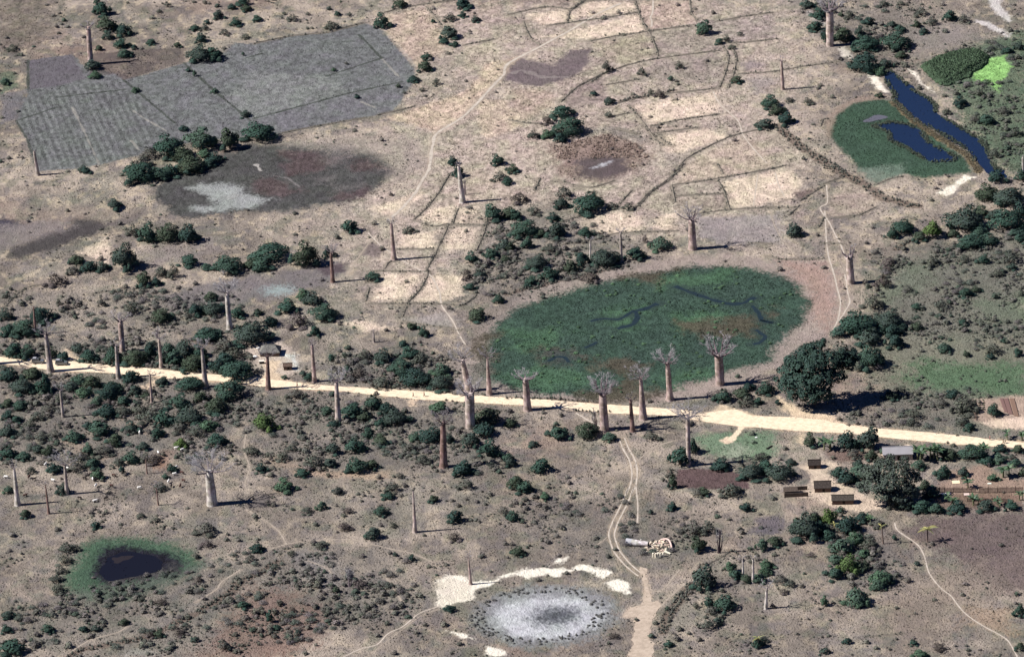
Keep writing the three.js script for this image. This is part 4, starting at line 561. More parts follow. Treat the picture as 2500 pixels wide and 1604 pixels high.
deadTree(42, 848, 910, [[835, 780], [855, 760], [880, 790]], 'grey dead tree', 'grey dead tree in the reddish grassland', 'g', 2);
deadTree(22, 1888, 275, [[1882, 150], [1890, 140]], 'thin dead pole', 'thin dead pole right of the field path baobab', 'g', 0.4);
deadTree(21, 1400, 1560, [[1398, 1490], [1404, 1480]], 'dead pole among northern thickets', 'thin dead pole among the northern thickets', 'g', 0.4);

// ---------- bushes, shrubs and leafy trees: one row each, 'x y width height tone' of the crown as seen on a sheet, y at its foot ----------
for (const [n, s, x, y] of [
  ['upper-left dug plot', 11, 440, 640], ['ploughed field\'s right edge', 12, 1330, 700], ['ploughed field\'s far edge', 12, 300, 300], ['middle of the ploughed field', 12, 100, 800], ['ploughed field\'s near edge', 11, 1300, 1380], ['white crust of the mud pan', 21, 2050, 300], ['mud pan\'s left end', 21, 1420, 300],
  ['dark mud lens left of the pan', 21, 500, 700], ['curved dark bank at far left', 21, 230, 1110], ['pale blue puddle', 22, 200, 1130], ['upper mauve mud lens', 13, 300, 640], ['small grey hollow by the footpath', 12, 2170, 1010], ['reddish marsh patch', 13, 900, 1300], ['striped fields at the top', 13, 800, 200], ['double bank at top right', 13, 2000, 560], ['top left corner scrub', 11, 1400, 150], ['top edge beyond the ploughed field', 12, 700, 80], ['top edge fields', 12, 1650, 60],
  ['lime green algae', 14, 2100, 640], ['bend of the blue river', 14, 1300, 700], ['weedy lagoon', 14, 800, 1200], ['tip of the blue river', 24, 2130, 60], ['white sand by the river tip', 24, 1700, 240], ['grey field right of the green pond', 24, 80, 560], ['green sward far right', 34, 1800, 450], ['right-hand scrubland', 24, 1800, 1000],
  ['long green pond weed', 23, 1000, 1300], ['pond\'s left shore', 22, 2200, 1300], ['cream field plots', 22, 1700, 650], ['roofless sandy gap north of the road', 31, 640, 230], ['sandy notch in the road\'s near edge', 32, 1410, 680], ['thicket north of the road', 32, 1400, 350], ['scrub south of the road', 32, 1000, 950],
  ['dark pond', 41, 1200, 720], ['ashy patch in lower grassland', 42, 550, 780], ['white dry pan', 43, 130, 1150], ['fallen white log', 43, 1150, 510], ['sandy track junction', 43, 1270, 1150], ['twin wheel tracks', 43, 950, 400], ['purple plot', 33, 1850, 1370], ['green meadow by the road', 33, 2050, 1080], ['gabled thatched hut', 34, 590, 1430], ['small thatched hut', 34, 520, 1230], ['long thatched hut', 44, 780, 140], ['metal-roofed house', 34, 1260, 1150], ['raised garden beds', 34, 2250, 700], ['paling fence', 34, 1980, 1440],
  ['winding footpath at lower right', 44, 1500, 650], ['reddish grassland at bottom left', 42, 300, 1250], ['bottom edge track', 42, 1000, 1450], ['dark ditch line at bottom left', 41, 1300, 1360], ['weedy strip at lower right', 44, 850, 700], ['road\'s right end', 34, 2150, 1030], ['cattle ground', 31, 900, 1400], ['left edge scrub', 31, 40, 900], ['bottom right corner', 44, 2200, 1450], ['bare garden right of the house', 34, 2050, 1290]]) landmarks.push([n, ...T(s, x, y)]);
const BUSHES = [
  [11, '895 130 150 140 d,855 35 70 60 d,950 270 170 150 d,1105 310 140 120 d,965 350 90 80 d,1075 430 150 100 d,1105 510 130 90 d,880 450 80 60 d,1195 440 60 50 d,815 622 140 110 d,840 692 110 60 g,1345 392 85 50 d,1580 418 80 45 d,1795 370 100 90 d,1780 545 230 170 d,1900 530 160 130 d,1740 272 90 60 d,1830 272 80 60 o,1850 210 70 40 d,1945 165 115 90 d,2110 228 120 85 d,2300 188 95 58 d,2200 90 100 55 d,2075 82 80 60 d,1940 58 60 30 d,2170 25 120 45 d,1490 62 60 60 o,1420 112 60 40 o,2010 312 90 60 o,2190 345 80 50 o,1680 642 60 40 d,1735 682 50 60 g,1205 822 80 50 g,1910 828 70 40 g,2190 1038 100 55 d,2172 496 40 40 g,110 450 110 60 o,30 742 100 45 g,1640 1162 90 40 d,735 1532 90 50 d,1500 1400 270 230 d,1790 1330 250 215 g,2050 1330 190 215 d,1320 1402 170 95 o,1820 1412 140 90 g,2310 1236 280 155 d'],
  [21, '1400 130 200 120 d,1620 -40 200 130 d,1920 -20 150 90 d,1250 20 160 100 o,1240 145 300 200 d,1510 112 180 120 d,1700 45 250 120 d,1870 10 140 70 d'],
  [12, '670 88 60 40 d,740 142 70 50 d,850 142 60 40 o,480 138 50 40 o,340 178 100 60 o,270 128 50 28 o,700 248 130 70 o,1140 238 150 140 d,1310 48 130 60 d,1870 55 160 75 d,1745 338 160 125 d,1700 384 90 45 d,1790 412 80 50 d,1755 172 120 62 o,1870 152 80 60 d,1985 192 85 60 d,1600 202 50 40 d,1540 525 105 60 d,1520 634 140 105 d,1430 726 95 52 d,1630 758 75 70 o,1500 816 65 42 o,1740 486 50 30 o,1290 786 60 42 d,920 880 60 45 d,825 577 50 34 o,1345 836 50 25 o,2180 1472 120 110 d,2320 1530 120 60 d,1780 1470 90 80 d,710 632 60 30 g'],
  [13, '1760 300 150 140 g,1890 392 90 60 d,1960 370 75 72 o,885 640 95 115 o,1200 672 75 85 o,1540 612 75 75 o,1460 722 60 50 d,2050 740 110 75 d,770 852 75 48 d,910 932 95 75 d,900 1046 85 50 o,1280 842 60 60 o,1360 862 110 60 b,2080 316 65 40 o,2010 432 75 40 o,475 1050 190 130 d,545 1190 260 160 d,360 1232 125 85 g,470 1252 150 65 d,220 1240 100 90 o,345 1105 95 85 b'],
  [14, '520 272 130 100 d,760 370 180 150 d,610 360 90 130 d,450 60 130 70 d,560 145 150 75 d,820 162 110 80 o,750 146 60 45 d,1000 222 110 85 d,1200 242 90 65 d,1285 272 110 50 d,1470 132 125 75 o,1430 242 90 70 d,1490 292 90 50 d,1560 202 120 50 o,1725 182 125 110 d,1850 192 125 70 o,1130 42 100 42 o,1290 42 75 42 o,915 322 100 105 d,980 432 240 140 d,1240 402 240 105 d,1290 512 115 62 d,970 622 280 170 d,1150 602 130 95 d,1100 662 120 65 g,120 946 175 105 d,180 1012 150 80 d,250 1110 170 120 d,70 1142 150 95 d,460 932 95 70 o,285 912 80 50 o,1090 872 75 50 d,1815 950 125 105 d,2350 442 90 80 d,2240 472 100 60 d,2055 1112 150 110 d,1950 1092 125 75 o,2130 1402 105 90 o,1990 850 100 60 o,2200 1010 130 70 o,2310 1220 140 100 o,1700 1020 90 60 o'],
  [21, '760 78 100 60 d,1020 405 140 110 d,1185 640 135 110 o,1310 690 170 175 d,1500 692 220 180 d,1680 702 190 175 d,1095 935 240 260 d,1690 910 170 120 d,1840 940 95 60 d,680 882 135 70 d,790 962 155 110 d,910 956 140 95 d,640 986 135 90 o,495 1088 175 125 b,1280 1086 150 145 d,1390 1086 105 85 d,1430 1012 140 110 o,1555 1012 110 130 o,2030 966 260 165 d,2250 930 150 90 d,520 1282 55 90 o,900 1270 85 90 o,590 1292 85 42 b,1165 1342 135 110 o,1440 1404 210 112 d,360 1392 220 115 d,40 1392 130 115 d,60 1532 150 120 d,205 1522 240 140 d,1880 1222 115 95 d,1750 1352 145 125 d,1905 1352 210 145 d,2120 1372 145 105 d,1680 1382 105 62 o,2310 1352 80 60 d,1860 1542 200 80 d,2230 1582 320 170 d'],
  [22, '160 860 300 190 d,60 935 190 115 d,460 902 220 245 d,650 832 75 105 d,725 832 60 45 d,850 612 165 135 d,1060 1042 135 95 d,1385 612 115 70 o,1820 112 105 115 d,2195 152 135 100 o,2270 172 105 55 d,2140 502 175 160 d,2280 482 145 115 d,2345 492 95 62 d,2240 772 155 125 d,1950 882 125 105 d,2120 842 135 95 d,2250 872 95 60 d,1900 1032 100 105 b,2010 1022 115 80 d,1930 1122 100 62 d,2185 1242 100 85 d,2000 1388 175 105 d,440 1192 135 85 g,520 1252 185 115 d,290 1322 195 115 d,620 1388 230 150 d,390 1442 210 125 b,150 1452 135 105 d,30 1352 75 62 d,540 1532 105 100 d,1520 1542 95 100 d,1410 1472 105 52 d'],
  [23, '490 292 165 100 o,480 396 140 110 d,720 402 290 150 d,930 392 95 62 o,1080 402 105 62 o,100 332 155 72 b,240 442 125 72 o,60 492 135 105 d,155 642 235 165 d,290 642 115 62 d,410 512 115 82 d,435 652 180 150 d,690 652 135 95 d,170 752 115 112 d,20 782 95 95 d,370 782 125 72 o,260 932 215 140 d,375 1032 170 130 d,210 1072 135 75 d,560 962 130 115 d,670 902 135 135 d,860 912 245 185 d,1145 852 165 125 d,1370 752 185 95 g,1230 702 65 75 b,740 1042 155 72 b'],
  [24, '330 642 170 130 d,1295 612 205 125 d,1210 666 115 112 d,1450 682 145 92 d,1570 652 175 180 l,1860 572 350 210 d,1920 742 225 130 d,2080 722 175 105 d,2060 322 225 170 d,2145 162 150 130 d,2250 362 275 185 d,2240 592 300 230 d,2370 150 120 120 d,2000 480 170 120 d,2360 480 150 160 d,2130 500 150 120 d,2350 700 110 90 d,2000 640 130 90 d,1750 650 110 80 d,2260 892 180 132 o,2280 942 105 52 d,2030 892 115 92 d,1860 872 115 72 o,1560 892 145 62 o,1185 912 145 85 b,1130 1102 155 132 b,1170 962 85 52 b,1870 1182 135 82 d,1960 1142 95 52 d,1040 1302 170 150 o,1170 1442 290 130 d,900 1482 330 160 d,1430 1292 105 52 d,1430 1482 115 72 d,1210 1542 165 125 d,1025 1532 135 72 d,1840 1432 95 42 d,1640 1280 130 60 o,2150 1000 120 60 o,1350 1130 100 45 o'],
  [31, '1460 300 150 120 d,1780 260 150 130 d,1500 220 130 100 d,1800 330 150 110 d,2010 330 170 130 d,620 560 140 90 d,1010 560 150 90 d,1600 700 180 110 d,1780 660 150 100 d,1080 780 150 100 o,1250 760 150 90 o,1600 930 170 100 o,1750 970 150 100 o,540 660 130 90 o,420 760 130 80 o,330 830 130 90 o,250 900 140 80 o,480 980 130 80 o,360 1010 130 80 o,1300 1190 130 80 o,700 1190 140 90 o,110 252 165 135 d,240 262 155 125 d,450 262 125 105 d,560 292 115 95 d,690 222 125 92 d,790 292 165 105 d,1000 312 165 155 d,1200 332 220 155 d,1335 272 140 165 d,1640 252 200 160 d,1850 112 210 115 d,1560 332 175 155 d,1720 382 215 155 d,1930 392 165 135 d,2000 222 205 145 o,2120 432 295 155 d,2100 272 185 115 o,280 472 190 150 d,70 472 165 135 d,180 572 220 135 d,385 582 145 190 d,700 502 135 92 d,810 522 185 105 d,1160 482 170 115 d,1440 512 125 82 d,1700 546 225 125 d,2040 602 275 135 d,740 612 145 85 g,950 622 215 125 d,1200 602 135 105 d,860 692 115 95 g,1100 692 150 105 d,1300 632 95 62 d,955 802 195 135 d,1690 852 240 165 d,1460 862 205 135 d,1330 842 205 125 o,1920 752 215 140 d,1540 872 125 85 d,1860 922 165 115 g,1935 1052 190 130 d,180 732 145 105 d,60 702 125 72 d,60 822 125 92 d,60 972 135 112 d,140 842 105 62 d,880 962 205 155 d,1020 1052 145 125 d,790 912 115 82 d,1170 932 155 105 d,1400 982 135 105 d,660 1012 165 105 d,780 1132 115 112 g,900 1132 175 95 o,1280 1092 95 85 d,1610 1072 125 105 l,1165 1212 155 112 d,1050 1242 115 92 o,1090 1312 65 85 d,330 1122 125 92 d,60 1162 155 112 d,210 1182 125 92 d,420 1142 115 105 d,480 1302 155 105 d,260 1302 105 62 o,680 1272 155 82 o,830 1252 145 105 d,870 1352 115 105 g,70 1482 95 75 g,550 1482 115 112 d,1530 1292 105 85 d,1480 1352 75 52 d,1430 1442 135 62 o,2240 1122 145 62 o,1360 1200 140 60 b,950 700 100 60 b'],
  [32, '85 912 215 180 l,370 622 155 92 o,650 782 135 95 g,700 612 75 52 d,865 782 195 115 d,1062 722 165 135 d,990 832 155 105 d,1190 762 145 105 d,1260 842 220 112 d,1120 892 125 82 d,1020 982 125 105 d,1130 1042 155 92 d,710 882 95 62 d,705 1132 130 125 d,905 1112 195 145 d,920 1292 200 155 d,1050 1262 135 95 d,530 1252 165 130 o,680 1242 135 85 d,430 1332 125 82 d,330 1102 105 62 o,260 1182 135 80 o,1580 1012 220 145 d,1745 1032 95 95 d,1440 1002 125 72 g,1650 742 180 85 g,2080 852 235 155 d,2060 962 205 115 d,1940 1062 170 155 d,2110 1142 185 150 d,2270 1202 135 92 d,2300 882 125 82 d,1860 1322 200 145 d,1890 1442 145 105 o,690 302 75 75 d,840 412 82 92 d,1510 72 85 72 d,1330 162 85 52 d,1160 302 185 125 d,1400 272 185 115 d,1310 412 225 140 d,1490 332 155 125 o,1460 502 255 135 d,1670 542 215 150 d,1680 402 175 85 g,980 282 155 95 o,940 442 155 85 b,1150 522 185 92 o,440 432 75 62 d,490 472 95 85 d,265 462 65 45 g,270 1452 185 115 g,740 1482 115 62 o,1230 1462 130 100 o,1200 1530 110 70 d,1300 1342 85 52 o,2340 1442 145 130 d,60 1282 115 65 d,1400 1100 130 70 o,1500 1200 140 70 o'],
  [33, '460 992 200 125 d,700 972 235 145 d,910 1012 135 92 g,230 1052 95 42 d,295 1292 165 140 d,150 1472 175 112 d,70 1402 125 85 g,330 1530 105 55 g,20 1242 95 105 d,1540 1232 200 190 d,1650 1122 115 150 d,1480 1442 80 150 d,1910 1262 175 92 d,2180 1332 225 130 d,2340 1312 155 125 d,1930 662 170 130 d,2090 632 155 105 d,2160 562 115 85 d,2130 692 155 82 o,2240 682 105 62 d,2320 592 155 125 d,1760 1492 125 62 d,1700 1490 120 50 o,2000 1480 200 60 o,1290 990 140 60 o'],
  [34, '1560 1520 160 120 d,1500 1440 120 90 d,1100 1240 150 110 o,1840 1330 120 90 d,2060 1230 120 90 d,2310 1240 110 80 d,1720 1180 150 110 d,1640 1130 120 90 d,900 1250 110 80 d,1130 1120 80 60 g,2280 1180 90 60 o,2380 1330 90 90 d,40 1180 110 70 o,300 1230 100 70 d,720 1330 110 100 d,1010 347 255 220 d,760 345 330 250 o,1240 172 170 140 d,1000 132 205 112 d,820 35 130 65 d,1680 212 135 82 d,1870 262 75 62 d,2090 282 85 62 d,2110 232 155 92 o,2340 252 95 82 d,2210 132 75 42 d,1850 752 225 170 o,1750 622 135 85 d,1830 882 135 125 o,1900 922 105 82 d,2115 792 130 125 d,1200 642 135 92 d,1400 802 155 92 o,1650 692 115 62 o,1380 862 115 62 o,1280 582 125 62 o,475 1062 125 140 d,800 1082 180 170 d,1000 1082 215 230 d,860 1142 135 62 o,1930 1180 230 170 d,1020 1182 115 112 d,800 1402 175 160 d,930 1342 225 150 g,1665 1342 140 130 d,2180 1202 135 75 g,2340 1112 115 72 d,2180 1102 125 62 d,205 1352 250 160 d,60 1272 135 105 d,2110 1372 105 72 g,1440 1250 130 60 g,180 690 60 50 d'],
  [44, '1330 220 170 130 d,1470 230 180 110 d,1600 240 160 90 d,1250 150 130 120 d,1800 230 170 90 d,2050 220 160 90 d,2280 215 140 80 d,360 420 150 140 d,500 350 140 120 d,930 330 130 100 d,1090 380 130 90 o,640 480 140 80 d,1000 560 150 90 o,960 650 140 90 g,700 700 150 90 g,430 472 260 240 d,540 440 150 150 d,640 342 155 150 l,740 252 85 62 g,800 422 205 165 d,600 432 145 105 d,1220 202 155 120 o,40 582 110 120 g,160 532 150 85 d,760 602 205 145 g,880 522 175 115 g,820 782 185 180 l,700 822 175 92 d,940 762 155 105 d,1100 872 225 112 g,890 1072 220 170 g,605 1082 80 100 g,1080 930 150 92 g,70 792 125 72 g,200 862 125 52 o,290 902 115 62 o,230 972 85 52 b,2350 1172 105 125 d,2360 1482 95 92 d,800 1422 95 62 d,605 1512 95 62 d,1400 1432 85 52 d,1620 1482 125 82 b,1460 1532 125 62 g,40 1405 110 62 o,1430 722 65 52 d,1230 490 60 50 d,480 640 80 40 b'],
  [41, '225 292 115 92 d,850 387 105 72 d,1250 282 82 32 o,1390 327 82 42 o,1840 442 185 130 o,1850 555 115 72 b,2290 592 125 72 d,2230 682 95 72 o,600 592 155 85 o,570 702 135 82 o,540 782 115 62 o,480 862 115 62 o,520 962 145 92 o,680 592 85 72 o,1770 872 95 62 b,1250 1042 65 42 o,1430 1062 105 52 b,60 1182 115 62 d,50 1322 115 82 d,420 1312 125 72 d,1100 1252 95 62 d,740 1312 95 62 d,850 1312 85 62 d,100 1512 225 150 d,1340 1362 85 62 b,1420 1352 95 52 d,1590 1342 115 62 b,1740 1402 85 52 d,2000 1482 115 112 o,2170 1092 115 52 d'],
  [42, '600 217 95 85 g,740 72 92 52 d,480 242 105 52 o,840 242 95 42 b,1130 272 135 92 d,1610 152 95 72 d,1800 332 145 130 d,1062 482 140 125 d,1780 492 125 72 b,1240 382 85 62 o,2230 262 115 82 o,1410 682 75 68 d,330 632 85 52 o,142 1232 75 130 d,200 1292 85 42 d,730 962 75 72 d,1750 1132 105 68 d,390 1342 65 52 d,600 562 115 62 o,800 402 125 72 b,340 1142 75 62 b,950 890 130 45 b,1260 640 60 40 d,1010 1110 80 40 o'],
  [43, '50 322 125 105 d,90 632 130 85 d,1470 222 95 78 d,1280 262 55 52 d,1660 452 195 140 o,1790 432 135 130 o,1710 592 145 155 d,2130 232 125 82 d,1755 922 225 225 d,2000 782 115 112 g,2040 842 115 95 d,2140 862 115 62 d,2250 862 135 82 g,2320 742 125 82 g,1800 1082 115 92 d,1950 1112 210 130 d,1820 1162 135 92 o,1790 1292 155 112 o,1890 1252 85 82 d,1450 1442 95 52 d,2240 1452 110 105 d,1680 1102 75 62 o,950 1372 95 62 b'],
];
const bushRows = [];
for (const [s, rows] of BUSHES) for (const row of rows.split(',')) {
  const [x, y, w, h, tone] = row.trim().split(' '), [px, py] = T(s, +x, +y), k0 = pxPerM(atHeight(px, py)), W = +w / ZM / k0, Hs = +h / ZM / k0, a = W / 2;
  const b = 1.12 * Math.min(a * 1.7, Math.max(a * 0.62, Math.sqrt(Math.max(0.01, (Hs / 2) ** 2 - (0.41 * a) ** 2)) / 0.91)), P = atHeight(px, py - +h / ZM / 2, b * 0.95);
  bushRows.push({ px, py: py - +h / ZM / 2, x: P.x, z: P.z, a, b, tone });
}
const sizeWord = (r) => (r.a > 4.2 ? 'large ' : r.a < 1.7 ? 'small ' : ''), ORD = ['nearest', 'second nearest', 'third nearest', 'fourth nearest', 'fifth nearest', 'sixth nearest', 'seventh nearest', 'eighth nearest', 'ninth nearest', 'tenth nearest', 'eleventh nearest', 'twelfth nearest'];
{ const groups = new Map();
  for (const r of bushRows) { let best = null, bd = 1e9; for (const [n, x, y] of landmarks) { const d = Math.hypot(r.px - x, 1.6 * (r.py - y)); if (d < bd) { bd = d; best = [n, x, y]; } }
    const dx = r.px - best[1], dy = r.py - best[2], side = Math.abs(dx) > 1.6 * Math.abs(dy) ? (dx < 0 ? 'left of' : 'right of') : dy < 0 ? 'behind' : 'in front of';
    r.kind = r.tone === 'o' || r.tone === 'b' ? 'dry_shrub' : r.a > 2.85 ? 'leafy_tree' : 'green_bush'; r.noun = r.kind === 'dry_shrub' ? 'shrub' : r.kind === 'leafy_tree' ? 'tree' : 'bush';
    r.word = (r.kind === 'leafy_tree' ? '' : sizeWord(r)) + TONE[r.tone][0] + ' ' + r.noun; r.where = side + ' the ' + best[0]; r.d = bd;
    const key = r.word + r.where; if (!groups.has(key)) groups.set(key, []); groups.get(key).push(r); }
  for (const g of groups.values()) { g.sort((p, q) => p.d - q.d); g.forEach((r, i) => { r.label = (g.length > 1 ? ORD[i] + ' ' : '') + r.word + ' ' + r.where; if (r.label.split(' ').length > 16) r.label = r.label.replace('brownish grey', 'brownish').replace('dull olive grey', 'olive').replace(' the ', ' '); }); } }
const stems = new Map(); // one of each kind and shape is built with its parts, the rest are copies
bushRows.forEach((r, i) => {
  const open = r.tone === 'o' || r.tone === 'b', set = open ? bushOpen : r.a < 1.7 ? bushSmall : r.a < 4.2 ? bushMid : bushBig, g = set[i % set.length], ms = TONE[r.tone][2], m = ms[(i * 7) % ms.length], key = g.uuid + m.uuid;
  let t; if (stems.has(key)) { t = stems.get(key).clone(); t.name = numbered(r.kind); scene.add(t); } else { t = base(r.kind, V(0, 0, 0)); part('crown', g, m, t); part('stems', stemGeo, stemMat, t); stems.set(key, t); }
  t.position.set(r.x, 0, r.z); t.rotation.y = rnd() * 6.28; t.scale.set(r.a * rr(0.98, 1.15), r.b, r.a * rr(0.95, 1.15)); t.name = t.name.startsWith(r.kind) ? t.name : numbered(r.kind);
  t.userData = {}; info(t, r.label, r.noun === 'tree' ? 'tree' : r.noun, { dry_shrub: 'dry shrubs of the plain', green_bush: 'green bushes of the plain', leafy_tree: 'leafy trees of the plain' }[r.kind]);
});

// ---------- big trees, each of its own shape: blobs [sheet x, y, radius on sheet, height share] ----------
function bigTree(s, foot, blobs, tone, n, size, label, short) {
  const B = atHeight(...T(s, ...foot)), k = pxPerM(B) * ZM, t = base('tree', B, label, 'tree');
  const cloud = [], ends = [];
  for (const [x, y, r, depth] of blobs) { const P = atDepth(...T(s, x, y), B.z + depth).sub(B); P.y = Math.max(P.y, r / k * 0.7); const q = r / k; cloud.push([P.x, P.y, P.z, q * 0.78]); ends.push(P); for (let i = 0; i < 5; i++) { const a = rnd() * 6.283, e = rr(-0.3, 0.9); cloud.push([P.x + Math.cos(a) * q * 0.8, Math.max(0.8, P.y + e * q * 0.8), P.z + Math.sin(a) * q * 0.8, q * rr(0.22, 0.42)]); } }
  part('crown', leafCloud(cloud, n, size, 0.28, 0.95), leafy(...tone), t);
  const g = []; const top = V(0, Math.max(2, Math.min(...ends.map((e) => e.y)) * 0.9), 0); rod(g, V(0, 0, 0), top, 0.8, 0.6, 10); part('trunk', soup(g), stemMat, t);
  for (const e of ends) { const q = []; rod(q, top.clone().multiplyScalar(0.8), e, 0.32, 0.1, 6); part('limb', soup(q), stemMat, t); }
  return t;
}
bigTree(34, [520, 690], [[300, 400, 130, -2], [260, 520, 110, 1], [380, 300, 140, -3], [520, 180, 90, -5], [500, 330, 150, 0], [640, 300, 150, -2], [770, 280, 120, -3], [420, 500, 150, 3], [580, 480, 150, 3], [330, 600, 95, 4], [470, 620, 110, 5], [600, 600, 100, 4], [700, 430, 120, 0], [820, 330, 90, -5]], [0.031, 0.058, 0.048], 15000, 0.38, 'giant dark green tree casting the largest shadow, right of the pond');
bigTree(34, [1190, 1560], [[1000, 1290, 100, 0], [1130, 1260, 120, -1], [1270, 1270, 110, 0], [1370, 1350, 95, 1], [1060, 1400, 120, 2], [1200, 1390, 130, 2], [1330, 1450, 105, 3], [960, 1440, 80, 2], [1120, 1500, 100, 4], [1260, 1520, 95, 4], [1400, 1480, 80, 3]], [0.062, 0.080, 0.066], 8000, 0.34, 'broad grey-green tree spreading over the village yard');

// ---------- undergrowth nobody could count ----------
{ const m = new THREE.MeshStandardMaterial({ color: lin(1, 1, 1), roughness: 0.95, vertexColors: true, side: THREE.DoubleSide }), low = leafCloud(bushBlobs(3, 0.5, 0.5), 130, 0.2), tall = leafCloud([[0, 0.7, 0, 0.6], [0.2, 1.3, 0.1, 0.5]], 60, 0.22);
  const bank = growth.map(([x, z, s]) => { const v = rr(0.7, 1.25); return [x, z, s, s * rr(0.7, 1.2), 0.115 * v, 0.122 * v, 0.104 * v]; });
  sow('bank_growth', 'dark low growth along the field banks and ditches', 'undergrowth', low, m, bank);
  const scrub = []; let tries = 0;
  while (scrub.length < 16000 && tries++ < 900000) { const x = rr(X0 + 2, X1 - 2), z = rr(Z0 + 2, Z1 - 2); if (!inView(x, z, 60)) continue; const o = Math.floor((z - Z0) / MZ) * NX + Math.floor((x - X0) / MX); if (rnd() > scrubD[o] * (0.12 + 2.4 * sstep(0.42, 0.66, fbm(x / 10 + 3, z / 13, 3)))) continue;
    const k = rnd(), v = rr(0.75, 1.3), c = k < 0.42 ? [0.085, 0.105, 0.084] : k < 0.74 ? [0.135, 0.132, 0.118] : k < 0.93 ? [0.145, 0.128, 0.126] : [0.05, 0.08, 0.058], s = (0.25 + 0.6 * rnd() * rnd() + (rnd() < 0.12 ? rr(0.3, 1) : 0)) * (scrubD[o] > 0.3 ? 1.2 : 1), u = k < 0.93 ? 0.45 : 0.1; scrub.push([x, z, s, s * rr(0.35, 0.75), ...c.map((w, q) => (w * (1 - u) + col[o * 3 + q] * 0.75 * u) * v)]); }
  sow('scrub', 'low scrub scattered over the plain', 'scrub', low, m, scrub);
  const open = bushOpen[0], brush = []; tries = 0;
  while (brush.length < 900 && tries++ < 400000) { const x = rr(X0 + 2, X1 - 2), z = rr(Z0 + 2, Z1 - 2); if (!inView(x, z, 60)) continue; const o = Math.floor((z - Z0) / MZ) * NX + Math.floor((x - X0) / MX); if (scrubD[o] < 0.2 || rnd() > scrubD[o] * 1.5 * sstep(0.5, 0.64, fbm(x / 11 + 43, z / 14, 3))) continue;
    const v = rr(0.75, 1.25), c = rnd() < 0.4 ? [0.075, 0.095, 0.08] : rnd() < 0.6 ? [0.12, 0.118, 0.11] : [0.125, 0.112, 0.116], s = rr(0.8, 2.1); brush.push([x, z, s, s * rr(0.35, 0.6), c[0] * v, c[1] * v, c[2] * v]); }
  sow('brushwood', 'grey half-bare brushwood filling the thickets', 'undergrowth', open, m, brush);
  const reed = [], rp = trace('14 1470,600 14 1560,530 14 1800,460 14 1950,440 14 2070,500 14 2060,570 14 1900,700 14 1720,780 14 1640,760 14 1520,690'), rb = bounds(rp, 0);
  for (let i = 0; i < 9000; i++) { const x = X0 + rr(rb[0], rb[1]) * MX, z = Z0 + rr(rb[2], rb[3]) * MZ; if (sdPoly(rp, x, z) < -0.5 * rnd()) { const v = rr(0.7, 1.3); const e = sstep(0, -4, sdPoly(rp, x, z) + 3 * (noise(x / 3, z / 3) - 0.5)); if (e > 0.05) reed.push([x, z, rr(0.4, 0.9), (0.4 + 0.9 * e) * rr(0.7, 1.2), 0.066 * v, 0.112 * v, 0.062 * v]); } }
  sow('reed_bed', 'tall green reed bed beside the lime green algae', 'reeds', low, m, reed);
  const strip2 = []; for (const [x, z] of smooth(trace('14 1230,920 14 1430,1100 14 1590,1210 14 1880,1390 14 1990,1540'), 0.5)) for (let k = 0; k < 5; k++) { const v = rr(0.7, 1.3); strip2.push([x + rr(-1.6, 1.6), z + rr(-1.6, 1.6), rr(0.15, 0.36), rr(0.15, 0.4), 0.17 * v, 0.145 * v, 0.1 * v]); }
  sow('river_reeds', 'brown reeds between the river and the lagoon', 'reeds', low, m, strip2);
  const fringe = []; for (const l of ['14 1130,650 14 1200,640 14 1300,720 14 1430,830 14 1530,880 14 1600,950 14 1610,1010 14 1850,1160 14 1990,1250 14 2070,1370 14 2130,1500 24 2200,60', '14 1040,1130 14 1160,1100 14 1230,1090 14 1430,1150 14 1560,1290 14 1800,1420 14 1550,1440 14 1360,1340 14 1200,1255 14 1170,1180 14 1040,1130', '14 1150,720 14 1240,860 14 1230,900 14 1430,1090 14 1590,1160 14 1880,1340 14 1950,1440']) for (const [x, z] of smooth(trace(l), 0.6)) for (let k = 0; k < 3; k++) if (noise(x / 3 + 5, z / 4) > 0.3) { const v = rr(0.7, 1.3); fringe.push([x + rr(-1, 1), z + rr(-1.4, 1.4), rr(0.2, 0.5), rr(0.2, 0.5), 0.075 * v, 0.095 * v, 0.068 * v]); }
  sow('water_fringe', 'green waterside growth along the river and lagoon', 'reeds', low, m, fringe);
  const skirt = []; for (const r of bushRows) { if (r.a < 1.5) continue; const n = Math.round(rr(2, 5)), c = TONE[r.tone][1][0]; for (let i = 0; i < n; i++) { const a = rnd() * 6.283, d = r.a * rr(0.75, 1.25), v = rr(0.9, 1.5); skirt.push([r.x + Math.cos(a) * d, r.z + Math.sin(a) * d, r.a * rr(0.2, 0.5), r.b * rr(0.2, 0.5), c[0] * v, c[1] * v, c[2] * v]); } }
  sow('thicket_edge', 'low leafy growth straggling round the bushes', 'undergrowth', bushMid[2], m, skirt);
  const marsh = []; const mp = trace('13 400,1310 13 900,1200 13 1170,1300 13 1260,1400 13 1110,1520 13 1040,1410 13 640,1430 13 450,1420'), mb = bounds(mp, 0);
  for (let i = 0; i < 1500; i++) { const x = X0 + rr(mb[0], mb[1]) * MX, z = Z0 + rr(mb[2], mb[3]) * MZ; if (sdPoly(mp, x, z) < 0) { const v = rr(0.7, 1.3); if (fbm(x / 5, z / 6, 2) > 0.42) marsh.push([x, z, rr(0.18, 0.42), rr(0.2, 0.5), 0.3 * v, 0.225 * v, 0.19 * v]); } }
  sow('marsh_reeds', 'reddish dry reeds around the upper middle mud hollow', 'reeds', low, m, marsh);
